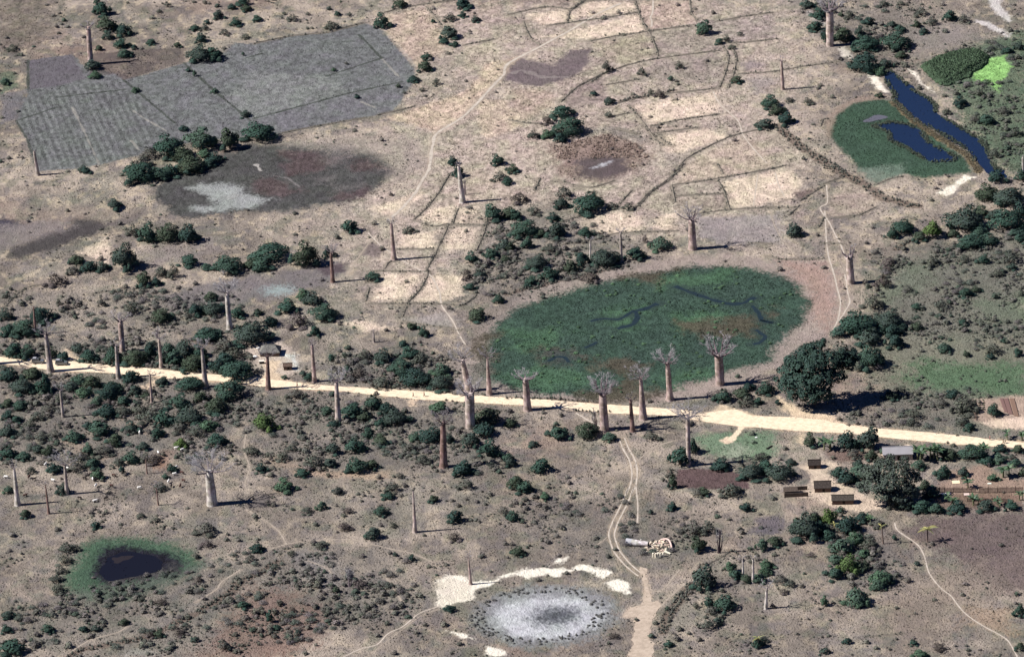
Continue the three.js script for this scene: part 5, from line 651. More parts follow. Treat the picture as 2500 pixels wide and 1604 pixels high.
  const clumps = []; for (let i = 0; i < 700; i++) { const x = rr(-60, 130), z = rr(-60, 120); if (sdPoly(pondOut, x, z) < -2 && fbm(x / 9, z / 9, 2) > 0.5) { const v = rr(0.8, 1.5); clumps.push([x, z, rr(0.5, 1.1), rr(0.2, 0.4), 0.06 * v, 0.115 * v, 0.06 * v]); } }
  sow('weed_clumps', 'paler leafy clumps standing in the pond weed', 'pond weed', low, m, clumps);
  const tuss = []; for (let i = 0; i < 170; i++) { const a = rnd() * 6.283, k = rr(0.93, 1.18), up = Math.sin(a) < 0 ? 1 : 0.97; tuss.push([panC[0] - 2.5 + 19.3 * k * up * Math.cos(a), panC[1] - 1 + 17.6 * k * up * Math.sin(a), rr(0.3, 0.75), rr(0.2, 0.4), 0.12, 0.12, 0.115]); }
  sow('pan_tussocks', 'dark grey tussocks ringing the white dry pan', 'tussocks', low, m, tuss);
}

// ---------- leafy garden plants ----------
const bananaLeaf = (() => { const p = []; const N = 6; for (let i = 0; i < N; i++) { const a = i / N, b = (i + 1) / N, w = (t) => 0.32 * Math.sin(Math.PI * Math.min(1, 0.12 + t * 0.9)), y = (t) => 1.15 * t - 1.15 * t * t, x = (t) => 1.9 * t; for (const s of [-1, 1]) p.push(x(a), y(a), 0, x(b), y(b), 0, x(b), y(b) - 0.12 * w(b), s * w(b), x(a), y(a), 0, x(b), y(b) - 0.12 * w(b), s * w(b), x(a), y(a) - 0.12 * w(a), s * w(a)); } return soup(p); })();
const bananaMats = [[0.05, 0.10, 0.045], [0.062, 0.115, 0.05], [0.045, 0.085, 0.05]].map((c) => mat(lin(...c), 0.6, { side: THREE.DoubleSide })), yellowMat = mat(lin(0.32, 0.30, 0.10), 0.7, { side: THREE.DoubleSide });
const bananaStem = (() => { const p = []; rod(p, V(0, 0, 0), V(0.05, 1.9, 0), 0.17, 0.1, 7); return soup(p); })(), bananaStemMat = mat(lin(0.16, 0.17, 0.09), 0.8);
function banana(s, x, y, w, h, label, stemsN = 3) { const [px, py] = T(s, x, y), B = atHeight(px, py), k = pxPerM(B) * ZM, W = w / k, H = Math.max(2.2, h / k * 0.8), t = base('banana_plant', B, label, 'banana plant', 'banana plants of the village');
  for (let j = 0; j < stemsN; j++) { const ox = (stemsN > 1 ? rr(-0.3, 0.3) * W : 0), oz = (stemsN > 1 ? rr(-0.3, 0.3) * W : 0), f = H / 3 * rr(0.8, 1.1), st = part('stem', bananaStem, bananaStemMat, t); st.position.set(ox, 0, oz); st.scale.setScalar(f);
    for (let i = 0; i < 8; i++) { const l = part('leaf', bananaLeaf, bananaMats[(i + j) % 3], t); l.position.set(ox, 1.75 * f, oz); l.rotation.set(0, i * 0.785 + rr(-0.3, 0.3), rr(-0.1, 0.75)); l.scale.setScalar(Math.min(f * 1.15, Math.max(0.7, W / 3.2)) * rr(0.8, 1.1)); } } return t; }
banana(34, 640, 1080, 150, 150, 'feathery banana clump by the roadside bushes, left of the big roadside tree'); banana(34, 1480, 1190, 150, 190, 'left half of the large banana thicket beside the metal-roofed house', 4); banana(34, 1580, 1185, 150, 190, 'right half of the large banana thicket beside the metal-roofed house', 4); banana(34, 1990, 1170, 160, 160, 'banana clump at the right of the dense roadside grove', 4);
banana(34, 2240, 1340, 140, 150, 'banana plant above the bare garden at the right'); banana(34, 2262, 995, 95, 100, 'pale banana plant above the road at the right edge, left one', 2); banana(34, 2360, 1000, 95, 110, 'banana plant above the road at the right edge, right one', 2); banana(34, 1850, 1435, 130, 120, 'single banana plant on the bare garden by the fence', 2);
banana(44, 1735, 165, 200, 110, 'banana clump in front of the pale sheet and paling fence'); banana(44, 1940, 185, 150, 120, 'banana clump in the middle before the paling fence'); banana(44, 2180, 195, 120, 100, 'light green banana plant right of the fence middle', 2); banana(44, 2365, 140, 90, 120, 'bright banana plant at the right edge by the fence', 2); banana(44, 1010, 330, 120, 100, 'banana plant at the right end of the dark grove below the huts', 2);
const frond = (() => { const p = [], pts = []; for (let i = 0; i <= 7; i++) { const t = i / 7; pts.push(V(2.4 * t, 0.9 * t - 1.5 * t * t, 0)); } for (let i = 0; i < 7; i++) { rod(p, pts[i], pts[i + 1], 0.05, 0.04, 3); for (let k = 0; k < 3; k++) for (const s of [-1, 1]) { const c = pts[i].clone().lerp(pts[i + 1], k / 3), l = 0.55 * Math.sin(Math.PI * (0.12 + 0.8 * (i + k / 3) / 7)); p.push(c.x - 0.07, c.y, 0, c.x + 0.07, c.y, 0, c.x + 0.25, c.y - 0.22, s * l); } } return soup(p); })();
function palm(s, x, y, ty, n, sc, label, lean = 0) { const [px, py] = T(s, x, y), B = atHeight(px, py), Q = atDepth(...T(s, x + lean, ty), B.z).sub(B), t = base('palm', B, label, 'palm tree'), g = []; rod(g, V(0, 0, 0), Q, 0.28, 0.2, 8); part('trunk', soup(g), mat(lin(0.2, 0.15, 0.13), 0.95), t);
  for (let i = 0; i < n; i++) { const f = part('frond', frond, i % 2 ? yellowMat : mat(lin(0.2, 0.21, 0.08), 0.7, { side: THREE.DoubleSide }), t); f.position.copy(Q); f.rotation.set(0, i / n * 6.283 + rr(-0.2, 0.2), rr(-0.2, 0.7)); f.scale.setScalar(sc * rr(0.8, 1.1)); } return t; }
palm(44, 1524, 512, 395, 9, 1.35, 'yellowing palm with spread fronds right of the winding footpath'); palm(44, 1128, 528, 372, 3, 0.9, 'nearly bare palm trunk with few yellow fronds', -14); palm(44, 440, 470, 390, 5, 0.9, 'small yellow-fronded palm poking from the dark grove'); palm(44, 690, 400, 350, 4, 0.8, 'yellow-green palm at the right of the dark grove'); palm(43, 2245, 1460, 1370, 5, 0.9, 'dull little palm at the lower right bushes');

// ---------- huts and things people made ----------
const thatchTex = noiseTex(256, (x, y) => { const v = 0.72 + 0.3 * (noise(x / 1.6, y / 22) - 0.5) + 0.3 * (tileN(x, y, 256, 16) - 0.5) + 0.12 * (rnd() - 0.5); return [v, v * 0.98, v * 0.95]; }, 1, true);
const thatch = (r, g, b) => mat(lin(r, g, b), 1, { map: thatchTex, bumpMap: thatchTex, bumpScale: 0.08, side: THREE.DoubleSide });
function roofGeo(w, d, eave, ridge, inset = 0, th = 0.22) { // gable (inset 0) or hipped roof with thickness; ridge along x
  const A = [-w / 2, eave, d / 2], B = [w / 2, eave, d / 2], C = [w / 2, eave, -d / 2], D = [-w / 2, eave, -d / 2], E = [-w / 2 + inset, ridge, 0], F = [w / 2 - inset, ridge, 0], dn = (p) => [p[0], p[1] - th, p[2]], p = [], uv = [];
  const q = (a, b, c, e) => { p.push(...a, ...b, ...c, ...a, ...c, ...e); uv.push(0, 0, w / 3, 0, w / 3, 1, 0, 0, w / 3, 1, 0, 1); }, t = (a, b, c) => { p.push(...a, ...b, ...c); uv.push(0, 0, 1, 0, 0.5, 1); };
  q(A, B, F, E); q(C, D, E, F); t(B, C, F); t(D, A, E); q(dn(A), dn(B), B, A); q(dn(B), dn(C), C, B); q(dn(C), dn(D), D, C); q(dn(D), dn(A), A, D); q(dn(B), dn(A), dn(E), dn(F)); q(dn(D), dn(C), dn(F), dn(E));
  const g = soup(p); g.setAttribute('uv', new THREE.Float32BufferAttribute(uv, 2)); return g;
}
const daub = mat(lin(0.13, 0.09, 0.075), 1), poleM = mat(lin(0.2, 0.15, 0.12), 1), darkIn = mat(lin(0.03, 0.025, 0.022), 1);
function hut(name, s, x, y, w, d, wall, ridge, turn, roofM, label, o = {}) { // x, y: middle of the near wall's foot on the sheet
  const B = atHeight(...T(s, x, y)); B.z -= d / 2; const t = base(name, B, label, o.cat ?? 'hut'); t.rotation.y = turn; const th = 0.14, wm = o.wallMat ?? daub;
  part('wall', box(w - 0.5, wall, th, 0, wall / 2, d / 2 - 0.35), wm, t); part('wall', box(w - 0.5, wall, th, 0, wall / 2, -d / 2 + 0.35), wm, t);
  for (const sx of [-1, 1]) { const sh = new THREE.Shape([new THREE.Vector2(-d / 2 + 0.42, 0), new THREE.Vector2(d / 2 - 0.42, 0), new THREE.Vector2(d / 2 - 0.42, wall), new THREE.Vector2(0, o.inset ? wall : ridge - 0.35), new THREE.Vector2(-d / 2 + 0.42, wall)]), g = new THREE.ExtrudeGeometry(sh, { depth: th, bevelEnabled: false }).rotateY(Math.PI / 2).translate(sx * (w / 2 - 0.36) - th / 2, 0, 0); part('wall', g, wm, t); }
  part('roof', roofGeo(w, d, wall + 0.05, ridge, o.inset ?? 0), roofM, t);
  const rg = []; rod(rg, V(-w / 2 + (o.inset ?? 0) - 0.1, ridge + 0.02, 0), V(w / 2 - (o.inset ?? 0) + 0.1, ridge + 0.02, 0), 0.16, 0.16, 6); part('ridge', soup(rg), roofM, t);
  const dr = part('door', box(0.9, Math.min(1.7, wall - 0.1), 0.05, 0.3, Math.min(1.7, wall - 0.1) / 2 + 0.02, d / 2 - 0.24), darkIn, t); part('door_frame', mergeGeometries([box(0.08, Math.min(1.75, wall - 0.05), 0.09, -0.2, 0.85, d / 2 - 0.24), box(0.08, Math.min(1.75, wall - 0.05), 0.09, 0.8, 0.85, d / 2 - 0.24)]), poleM, dr);
  return t;
}
hut('thatched_hut', 34, 590, 1478, 5.9, 4.4, 1.6, 3.3, -0.06, thatch(0.13, 0.112, 0.108), 'gabled thatched hut in the middle of the bare yard');
hut('thatched_hut', 34, 515, 1268, 4.5, 3.4, 1.4, 2.8, -0.05, thatch(0.1, 0.084, 0.084), 'small dark thatched hut at the top of the yard');
hut('thatched_hut', 44, 770, 180, 7.6, 3.6, 1.6, 2.9, -0.07, thatch(0.155, 0.142, 0.132), 'long low thatched hut at the bottom of the yard');
hut('metal_roofed_house', 34, 1265, 1192, 10.4, 6.2, 2.3, 3.9, -0.04, mat(lin(0.30, 0.29, 0.31), 0.55, { metalness: 0.2, bumpMap: noiseTex(64, (x) => 0.5 + 0.5 * Math.sin(x / 64 * 6.283 * 8), 1), bumpScale: 0.05, side: THREE.DoubleSide }), 'long house with a grey metal roof by the road', { cat: 'house', wallMat: mat(lin(0.5, 0.42, 0.36), 0.95) });
hut('shelter', 32, 145, 262, 7.4, 5.8, 1.6, 3.6, -0.1, thatch(0.36, 0.37, 0.37), 'grey hip-roofed thatched shelter in the clearing north of the road', { inset: 2.0, cat: 'hut' });
hut('kiosk', 32, 300, 384, 3.4, 2.6, 1.5, 2.3, -0.03, thatch(0.27, 0.2, 0.175), 'small brown-roofed kiosk beside the ashy ground', { cat: 'kiosk' });
{ const B = atHeight(...T(31, 2340, 320)), t = base('stall', B, 'little dark stall with a pale cloth top by the shelter', 'stall'); part('tabletop', box(1.9, 0.12, 1.2, 0, 1.0, 0), mat(lin(0.7, 0.66, 0.58)), t); for (const sx of [-1, 1]) for (const sz of [-1, 1]) part('leg', box(0.1, 0.95, 0.1, sx * 0.8, 0.475, sz * 0.5), poleM, t); part('side_panel', box(1.7, 0.85, 0.05, 0, 0.5, 0.54), darkIn, t); }
for (const [x, y, w, label] of [[2283, 268, 1.3, 'white bundle on the ground left of the shelter'], [2310, 190, 1.1, 'white bundle at the shelter\'s upper left corner']]) { const B = atHeight(...T(31, x, y)); const g = new THREE.SphereGeometry(0.5 * w, 10, 7).scale(1.3, 0.7, 1), p = g.attributes.position; for (let i = 0; i < p.count; i++) { const k = 0.8 + 0.4 * noise(p.getX(i) * 3 + 9, p.getZ(i) * 3 + p.getY(i) * 2 + 5); p.setXYZ(i, p.getX(i) * k, Math.max(-0.02, p.getY(i) * k + 0.28 * w), p.getZ(i) * k); } g.computeVertexNormals(); const m = part('cloth_bundle', g, mat(lin(0.78, 0.76, 0.74))); m.position.copy(B); info(m, label, 'bundle'); }
{ // thatched screen enclosure left of the yard
  const B = atHeight(...T(34, 350, 1515)); B.z -= 2; const t = base('enclosure', B, 'low brush-walled enclosure left of the gabled hut', 'enclosure'), m = thatch(0.2, 0.165, 0.15); part('screen', box(8, 1.5, 0.25, 0, 0.75, 2), m, t); part('screen', box(8, 1.4, 0.25, 0, 0.7, -3), m, t); part('screen', box(0.25, 1.45, 4.74, -3.9, 0.72, -0.5), m, t); const g = roofGeo(4.4, 3.6, 1.7, 2.3); const r = part('lean_to_roof', g, m, t); r.position.set(-1.6, 0, -0.6); for (const [x, z] of [[-3.5, 1], [0.3, 1], [-3.5, -2.2], [0.3, -2.2]]) part('post', box(0.14, 1.5, 0.14, x, 0.75, z), poleM, t);
}
function paling(s, a, b, h, label, gap = 0.22) { const A = atHeight(...T(s, ...a)), B = atHeight(...T(s, ...b)), L = A.distanceTo(B), t = base('paling_fence', A, label, 'fence'), dir = B.clone().sub(A).normalize(), ang = Math.atan2(-dir.z, dir.x), gs = []; t.rotation.y = ang; for (let x = 0; x < L; x += gap) gs.push(box(gap * 0.62, h * rr(0.75, 1.15), 0.06, x, h * 0.48, rr(-0.05, 0.05))); const p = part('palings', mergeGeometries(gs), mat(lin(0.19, 0.135, 0.115), 1), t); p.userData.kind = 'stuff'; for (let x = 0; x <= L; x += 3) part('post', box(0.16, h * 1.15, 0.16, x, h * 0.57, -0.14), poleM, t); part('rail', box(L, 0.08, 0.06, L / 2, h * 0.7, -0.09), poleM, t); return t; }
paling(34, [1990, 1482], [2383, 1478], 2.2, 'tall brown paling fence across the garden at the right'); paling(34, [1600, 1475], [1960, 1478], 1.9, 'left stretch of the brown paling fence, behind the banana plants'); paling(44, [1880, 150], [2260, 155], 1.3, 'lower reddish fence below the tall paling fence'); paling(34, [1930, 650], [1960, 830], 0.8, 'low fence at the left of the garden beds', 0.4);
for (const [s, x, y, w, d, label, c] of [[34, 1665, 1490, 5.2, 1.3, 'white sheet laid out by the paling fence', [0.85, 0.8, 0.74]], [34, 1780, 1385, 2.6, 2.4, 'cream mat spread beside the single banana plant', [0.8, 0.66, 0.45]], [34, 1875, 1495, 1.8, 1.6, 'pinkish sheet between the banana clumps by the fence', [0.6, 0.48, 0.44]], [34, 1412, 1222, 1.5, 1, 'small white cloth in front of the metal-roofed house', [0.85, 0.88, 0.85]], [34, 2080, 1398, 1.3, 0.9, 'small white cloth near the bluish garden plants', [0.8, 0.82, 0.7]], [34, 500, 1243, 1.0, 0.7, 'white cloth against the small hut', [0.8, 0.8, 0.85]], [33, 2225, 985, 0.8, 0.6, 'white scrap on the green meadow', [0.85, 0.85, 0.85]]]) { const B = atHeight(...T(s, x, y)); const g = new THREE.BoxGeometry(w, 0.06, d, 8, 1, 4), p = g.attributes.position; for (let i = 0; i < p.count; i++) p.setY(i, p.getY(i) + 0.07 + 0.1 * noise(p.getX(i) * 1.3 + x, p.getZ(i) * 1.5)); g.computeVertexNormals(); const m = part('cloth', g, mat(lin(...c), 0.9)); m.position.copy(B); info(m, label, 'cloth'); }
{ const A = atHeight(...T(33, 2320, 1090)), B = atHeight(...T(33, 2368, 1062)), g = []; A.y = B.y = 0.25; rod(g, A, B, 0.3, 0.22, 8); info(part('log', soup(g), mat(lin(0.06, 0.05, 0.045), 1)), 'dark log lying on the green meadow', 'log'); }
{ // raised garden beds
  for (const [x0, x1, i] of [[2175, 2205, 0], [2212, 2250, 1], [2262, 2305, 2]]) { const P = trace(`34 ${x0},640 34 ${x1 - 4},638 34 ${x1 + 38},${760 + i * 18} 34 ${x0 + 42},${755 + i * 18}`), sh = new THREE.Shape(P.map(([x, z]) => new THREE.Vector2(x, -z))), g = new THREE.ExtrudeGeometry(sh, { depth: 0.22, bevelEnabled: true, bevelSize: 0.1, bevelThickness: 0.08, bevelSegments: 1 }).rotateX(-Math.PI / 2); info(part('garden_bed', g, mat(lin(0.17 + 0.02 * (i === 2), 0.105 + 0.02 * (i === 2), 0.095), 1)), ['leftmost of the three brown raised beds', 'middle of the three brown raised beds', 'rightmost of the three raised beds, greyer than the others'][i] + ' at the right edge', 'garden bed', 'raised garden beds'); }
  const m = leafy(0.06, 0.08, 0.05); for (let r = 0; r < 3; r++) for (let i = 0; i < 5; i++) { const B = atHeight(...T(34, 1955 + r * 36 + i * 1.5, 655 + i * 20)), o = part('seedling', bushSmall[(r + i) % 6], m); o.position.copy(B); o.scale.set(0.4, 0.3, 0.4); info(o, ['first', 'second', 'third', 'fourth', 'fifth'][i] + ' seedling from the far end of the ' + ['left', 'middle', 'right'][r] + ' planted row by the raised beds', 'plant', 'seedlings in the planted rows'); } }
{ // fallen baobab trunk and its splintered wood
  const A = atHeight(...T(43, 1066, 535)), C = atHeight(...T(43, 1262, 556)), L = A.distanceTo(C), t = base('fallen_log', A, 'fallen white baobab trunk lying beside the wheel tracks', 'log'); const d = C.clone().sub(A).normalize(); t.rotation.y = Math.atan2(-d.z, d.x); t.position.y = 1.05;
  const g = new THREE.CylinderGeometry(0.86, 1.12, L - 1.9, 20, 6, true).rotateZ(-Math.PI / 2).translate(L / 2 + 0.9, 0, 0), p = g.attributes.position; for (let i = 0; i < p.count; i++) { const a = Math.atan2(p.getZ(i), p.getY(i)), k = 1 + 0.1 * (noise(a * 2 + 9, p.getX(i)) - 0.5); p.setY(i, p.getY(i) * k); p.setZ(i, p.getZ(i) * k); } g.computeVertexNormals();
  part('log_barrel', g, mat(lin(0.82, 0.81, 0.78), 0.85, { map: barkTex, side: THREE.DoubleSide }), t); const rg = []; rod(rg, V(-0.15, 0.02, 0), V(1.85, 0, 0), 1.24, 1.14, 18); part('root_end', soup(rg), mat(lin(0.42, 0.42, 0.45), 1, { bumpMap: barkBump, bumpScale: 0.1 }), t); const c = []; rod(c, V(-0.14, 0.02, 0), V(-0.16, 0.02, 0), 1.22, 0.02, 18); part('cut_face', soup(c), darkIn, t); const e = []; rod(e, V(L - 0.14, 0, 0), V(L - 0.15, 0, 0), 0.8, 0.02, 18); part('hollow_end', soup(e), darkIn, t); const s = []; rod(s, V(L * 0.62, 0.8, -0.3), V(L * 0.66, 1.5, -0.4), 0.16, 0.1, 6); part('limb_stub', soup(s), mat(lin(0.7, 0.69, 0.66)), t);
  const H = atHeight(...T(43, 1345, 560)), hp = base('splintered_wood', H, 'heap of pale splintered wood beside the fallen white trunk', 'wood heap'), cm = [[0.68, 0.6, 0.46], [0.6, 0.48, 0.38], [0.72, 0.66, 0.55], [0.56, 0.42, 0.37]].map((q) => mat(lin(...q), 0.95)), cg = Array.from({ length: 5 }, () => { const b = new THREE.BoxGeometry(rr(0.5, 1.3), rr(0.14, 0.35), rr(0.25, 0.6)), q = b.attributes.position; for (let i = 0; i < q.count; i++) { const sg = Math.sign(q.getX(i)); q.setY(i, q.getY(i) * (sg > 0 ? 0.4 : 1)); q.setZ(i, q.getZ(i) * (sg > 0 ? 0.5 : 1)); } b.computeVertexNormals(); return b; });
  for (let i = 0; i < 130; i++) { const a = rnd() * 6.283, r = Math.sqrt(rnd()), x = Math.cos(a) * r * 4.2, z = Math.sin(a) * r * 5.6 + (x < 0 ? 0.5 : 0), o = part('chunk', cg[i % 5], cm[i % 4], hp); o.position.set(x, 0.12 + 1.0 * (1 - r) * rnd(), z); o.rotation.set(rr(-0.5, 0.5), rnd() * 6.28, rr(-0.6, 0.6)); o.scale.setScalar(rr(0.7, 1.3)); }
  const bl = new THREE.TubeGeometry(new THREE.CatmullRomCurve3([V(1.2, 0.4, -5), V(3.3, 1.2, -3.4), V(4.2, 1.1, -0.8), V(4.6, 0.2, 2.2)]), 14, 0.3, 7); part('curved_slab', bl, mat(lin(0.62, 0.47, 0.43)), hp);
  const pst = new THREE.CylinderGeometry(0.32, 0.36, 1.5, 9).translate(0, 0.75, 0); [[1305, 645], [1325, 648], [1345, 646], [1368, 648], [1392, 644]].forEach(([x, y], i) => { const o = part('wood_block', pst, mat(lin(0.8, 0.74, 0.6), 0.95)); o.position.copy(atHeight(...T(43, x, y))); o.rotation.set(rr(-0.12, 0.12), i, rr(-0.12, 0.12)); o.scale.setScalar(rr(0.85, 1.1)); info(o, ['first', 'second', 'third', 'fourth', 'fifth'][i] + ' from the left of five pale upright blocks below the wood heap', 'wood block', 'pale upright wood blocks'); });
  const sl = part('slab', new THREE.BoxGeometry(2.2, 0.25, 0.7), mat(lin(0.82, 0.78, 0.62))); sl.position.copy(atHeight(...T(43, 1430, 618))).setY(0.55); sl.rotation.set(0.1, -0.55, -0.16); info(sl, 'pale slanting slab at the right end of the wood blocks', 'slab');
}

// ---------- living bodies: one smooth skin over a skeleton of tapered bones ----------
function skin(bones, lo, hi, cell, k = 0.05) { // bones: [ax, ay, az, bx, by, bz, ra, rb]
  const half = Math.max(hi[0] - lo[0], hi[1] - lo[1], hi[2] - lo[2]) / 2 * 1.08, c = lo.map((v, i) => (v + hi[i]) / 2), n = Math.min(72, Math.ceil(2 * half / cell)), mc = new MarchingCubes(n, new THREE.MeshBasicMaterial(), false, false, 60000); mc.isolation = 0;
  for (let z = 0; z < n; z++) for (let y = 0; y < n; y++) for (let x = 0; x < n; x++) {
    const p = [(x - n / 2) / (n / 2) * half + c[0], (y - n / 2) / (n / 2) * half + c[1], (z - n / 2) / (n / 2) * half + c[2]]; let d = 1e3;
    for (const [ax, ay, az, bx, by, bz, ra, rb] of bones) { const ex = bx - ax, ey = by - ay, ez = bz - az, t = Math.min(1, Math.max(0, ((p[0] - ax) * ex + (p[1] - ay) * ey + (p[2] - az) * ez) / (ex * ex + ey * ey + ez * ez || 1))), e = Math.hypot(p[0] - ax - ex * t, p[1] - ay - ey * t, p[2] - az - ez * t) - (ra + (rb - ra) * t), h = Math.max(k - Math.abs(d - e), 0) / k; d = Math.min(d, e) - h * h * k * 0.25; }
    mc.field[x + y * n + z * n * n] = -d;
  }
  mc.update(); const m = mc.count, g = new THREE.BufferGeometry(); g.setAttribute('position', new THREE.BufferAttribute(Float32Array.from(mc.positionArray.slice(0, m * 3), (v, i) => v * half + c[i % 3]), 3)); g.setAttribute('normal', new THREE.BufferAttribute(mc.normalArray.slice(0, m * 3), 3)); return g;
}
const cowBody = (graze) => skin([[-0.62, 1.0, 0, 0.05, 0.98, 0, 0.30, 0.34], [0.05, 0.98, 0, 0.55, 1.02, 0, 0.34, 0.27], [0.42, 1.28, 0, 0.55, 1.3, 0, 0.13, 0.15], ...(graze ? [[0.62, 1.08, 0, 0.98, 0.62, 0, 0.19, 0.13], [0.98, 0.62, 0, 1.16, 0.26, 0, 0.13, 0.075]] : [[0.62, 1.12, 0, 0.98, 1.34, 0, 0.19, 0.14], [0.98, 1.34, 0, 1.34, 1.18, 0, 0.14, 0.08]]),
  ...[-1, 1].flatMap((s) => [[0.5, 0.9, s * 0.16, 0.52, 0.48, s * 0.16, 0.13, 0.07], [0.52, 0.48, s * 0.16, 0.5, 0.05, s * 0.16, 0.065, 0.055], [-0.58, 0.98, s * 0.17, -0.5, 0.62, s * 0.18, 0.18, 0.1], [-0.5, 0.62, s * 0.18, -0.66, 0.4, s * 0.17, 0.09, 0.06], [-0.66, 0.4, s * 0.17, -0.62, 0.05, s * 0.17, 0.06, 0.055], graze ? [0.95, 0.66, s * 0.1, 0.93, 0.68, s * 0.26, 0.05, 0.03] : [0.97, 1.38, s * 0.1, 0.93, 1.38, s * 0.27, 0.05, 0.03]]), [-0.9, 1.12, 0, -0.98, 0.5, 0, 0.04, 0.025]], [-1.05, 0, -0.4], [1.45, 1.7, 0.4], 0.045);
const cowGeos = [cowBody(true), cowBody(false)], hornGeo = (graze) => { const p = []; for (const s of [-1, 1]) { const y = graze ? 0.74 : 1.44, x = graze ? 0.98 : 0.98; rod(p, V(x, y, s * 0.07), V(x, y + 0.14, s * 0.2), 0.035, 0.026, 6); rod(p, V(x, y + 0.14, s * 0.2), V(x + 0.04, y + 0.34, s * 0.16), 0.026, 0.008, 6); } return soup(p); }, hornGeos = [hornGeo(true), hornGeo(false)], hornMat = mat(lin(0.25, 0.22, 0.2), 0.6);
const coats = { w: mat(lin(0.86, 0.84, 0.80), 0.9), k: mat(lin(0.035, 0.028, 0.028), 0.85), b: mat(lin(0.085, 0.045, 0.04), 0.9) };
const AX = (x, y) => [x / 8.554, 1060 + y / 8.554], BX = (x, y) => [200 + x / 7.7, 1040 + y / 7.7];
const HERD = [[AX(112, 925), 'w', 2.9, 'white cow half in a bush\'s shade at the far left of the herd'], [AX(935, 665), 'w', 1.1, 'white cow above left of the dark-crowned baobab, by a bush'], [AX(1250, 785), 'w', 0.4, 'white cow just left of the dark-crowned baobab\'s trunk'], [AX(1388, 745), 'w', 2.6, 'white cow just right of the dark-crowned baobab\'s trunk'], [AX(1092, 995), 'w', 5.6, 'small white cow between the thin brown baobab and the dark-crowned one'], [AX(1925, 970), 'w', 1.7, 'white cow above the tail of the dark-crowned baobab\'s shadow'], [AX(1988, 1105), 'w', 1.2, 'white cow close above the long baobab shadow'], [AX(1970, 1425), 'w', 0.2, 'lowest white cow of the herd, below the long shadow'], [BX(1075, 150), 'w', 1.5, 'topmost white cow of the herd, at a bush\'s shaded edge'], [BX(1427, 530), 'w', 1.9, 'white cow above the bare reddish patch'], [BX(1765, 445), 'w', 0.1, 'white cow in front of the bright green bush'], [BX(1880, 475), 'w', 0.5, 'stretched white cow beside the dark shade left of the massive baobab'], [BX(1735, 930), 'w', 0.2, 'white cow at the dark bush left of the massive baobab\'s crown'], [BX(1616, 1075), 'w', 1.3, 'small white cow below the dark bush left of the massive baobab'], [BX(1072, 1190), 'w', 0.1, 'white cow left of the thin feathery sapling'], [BX(1755, 805), 'w', 0.6, 'half hidden white cow behind the dark bush left of the massive baobab'],
  [AX(695, 970), 'k', 0.2, 'black cow left of the thin brown baobab\'s top'], [AX(1755, 950), 'k', 5.9, 'black cow left of the white cow above the shadow\'s tail'], [AX(1650, 1365), 'k', 5.9, 'black cow just below the dark-crowned baobab\'s shadow'], [AX(515, 1310), 'b', 0.3, 'brown cow right of the white baobab\'s foot at the left edge'], [AX(590, 925), 'b', 1.2, 'reddish brown cow above the thin brown baobab'], [BX(1675, 1150), 'k', 1.4, 'black cow below the small white cow near the massive baobab'], [BX(1840, 1155), 'b', 1.2, 'brown cow nearest to the massive baobab\'s trunk'], [BX(1872, 905), 'b', 5.7, 'brown cow right of the dark bush left of the massive baobab'], [BX(590, 955), 'b', 5.8, 'brown cow right of the light green bush in the herd'], [BX(545, 1150), 'b', 5.7, 'brown cow at the end of the long baobab shadow'], [BX(440, 1390), 'k', 0.4, 'black cow right of the lowest white cow'], [BX(245, 1040), 'k', 0.6, 'black cow beside the white cow above the shadow\'s tail'], [BX(1900, 1055), 'b', 5.6, 'brown cow lower right of the dark bush near the massive baobab'], [BX(160, 935), 'k', 0.3, 'black cow left of the light green bush in the herd']];
HERD.forEach(([[px, py], coat, turn, label], i) => { const g = i % 3 === 1 ? 1 : 0, t = base('cow', atHeight(px, py), label, 'cow', 'grazing herd'); part('body', cowGeos[g], coats[coat], t); part('horns', hornGeos[g], hornMat, t); t.rotation.y = turn; t.scale.setScalar(0.85); });
const person = (st) => skin([[0, 0.95, 0, 0, 1.2, 0, 0.125, 0.135], [0, 1.2, 0, 0, 1.4, 0, 0.14, 0.13], [0, 1.44, 0, 0, 1.55, 0, 0.06, 0.055], [0, 1.62, 0.01, 0, 1.7, 0, 0.088, 0.1], [0, 1.63, 0.1, 0, 1.61, 0.115, 0.02, 0.016], ...[-1, 1].flatMap((s) => [[s * 0.17, 1.4, 0, s * 0.23, 1.13, -s * st * 0.08, 0.062, 0.045], [s * 0.23, 1.13, -s * st * 0.08, s * 0.23, 0.88, s * st * 0.02 - s * st * 0.1 + 0.05, 0.043, 0.03], [s * 0.23, 0.86, 0.05 - s * st * 0.08, s * 0.23, 0.77, 0.07 - s * st * 0.08, 0.036, 0.022], [s * 0.09, 0.93, 0, s * 0.1, 0.5, s * st * 0.2, 0.092, 0.062], [s * 0.1, 0.5, s * st * 0.2, s * 0.1, 0.08, s * st * 0.26 - (s * st > 0 ? 0 : 0.1), 0.06, 0.04], [s * 0.1, 0.05, s * st * 0.26 - (s * st > 0 ? 0 : 0.1), s * 0.11, 0.03, s * st * 0.26 + 0.16, 0.045, 0.032]])], [-0.3, 0, -0.4], [0.3, 1.82, 0.45], 0.026, 0.04);
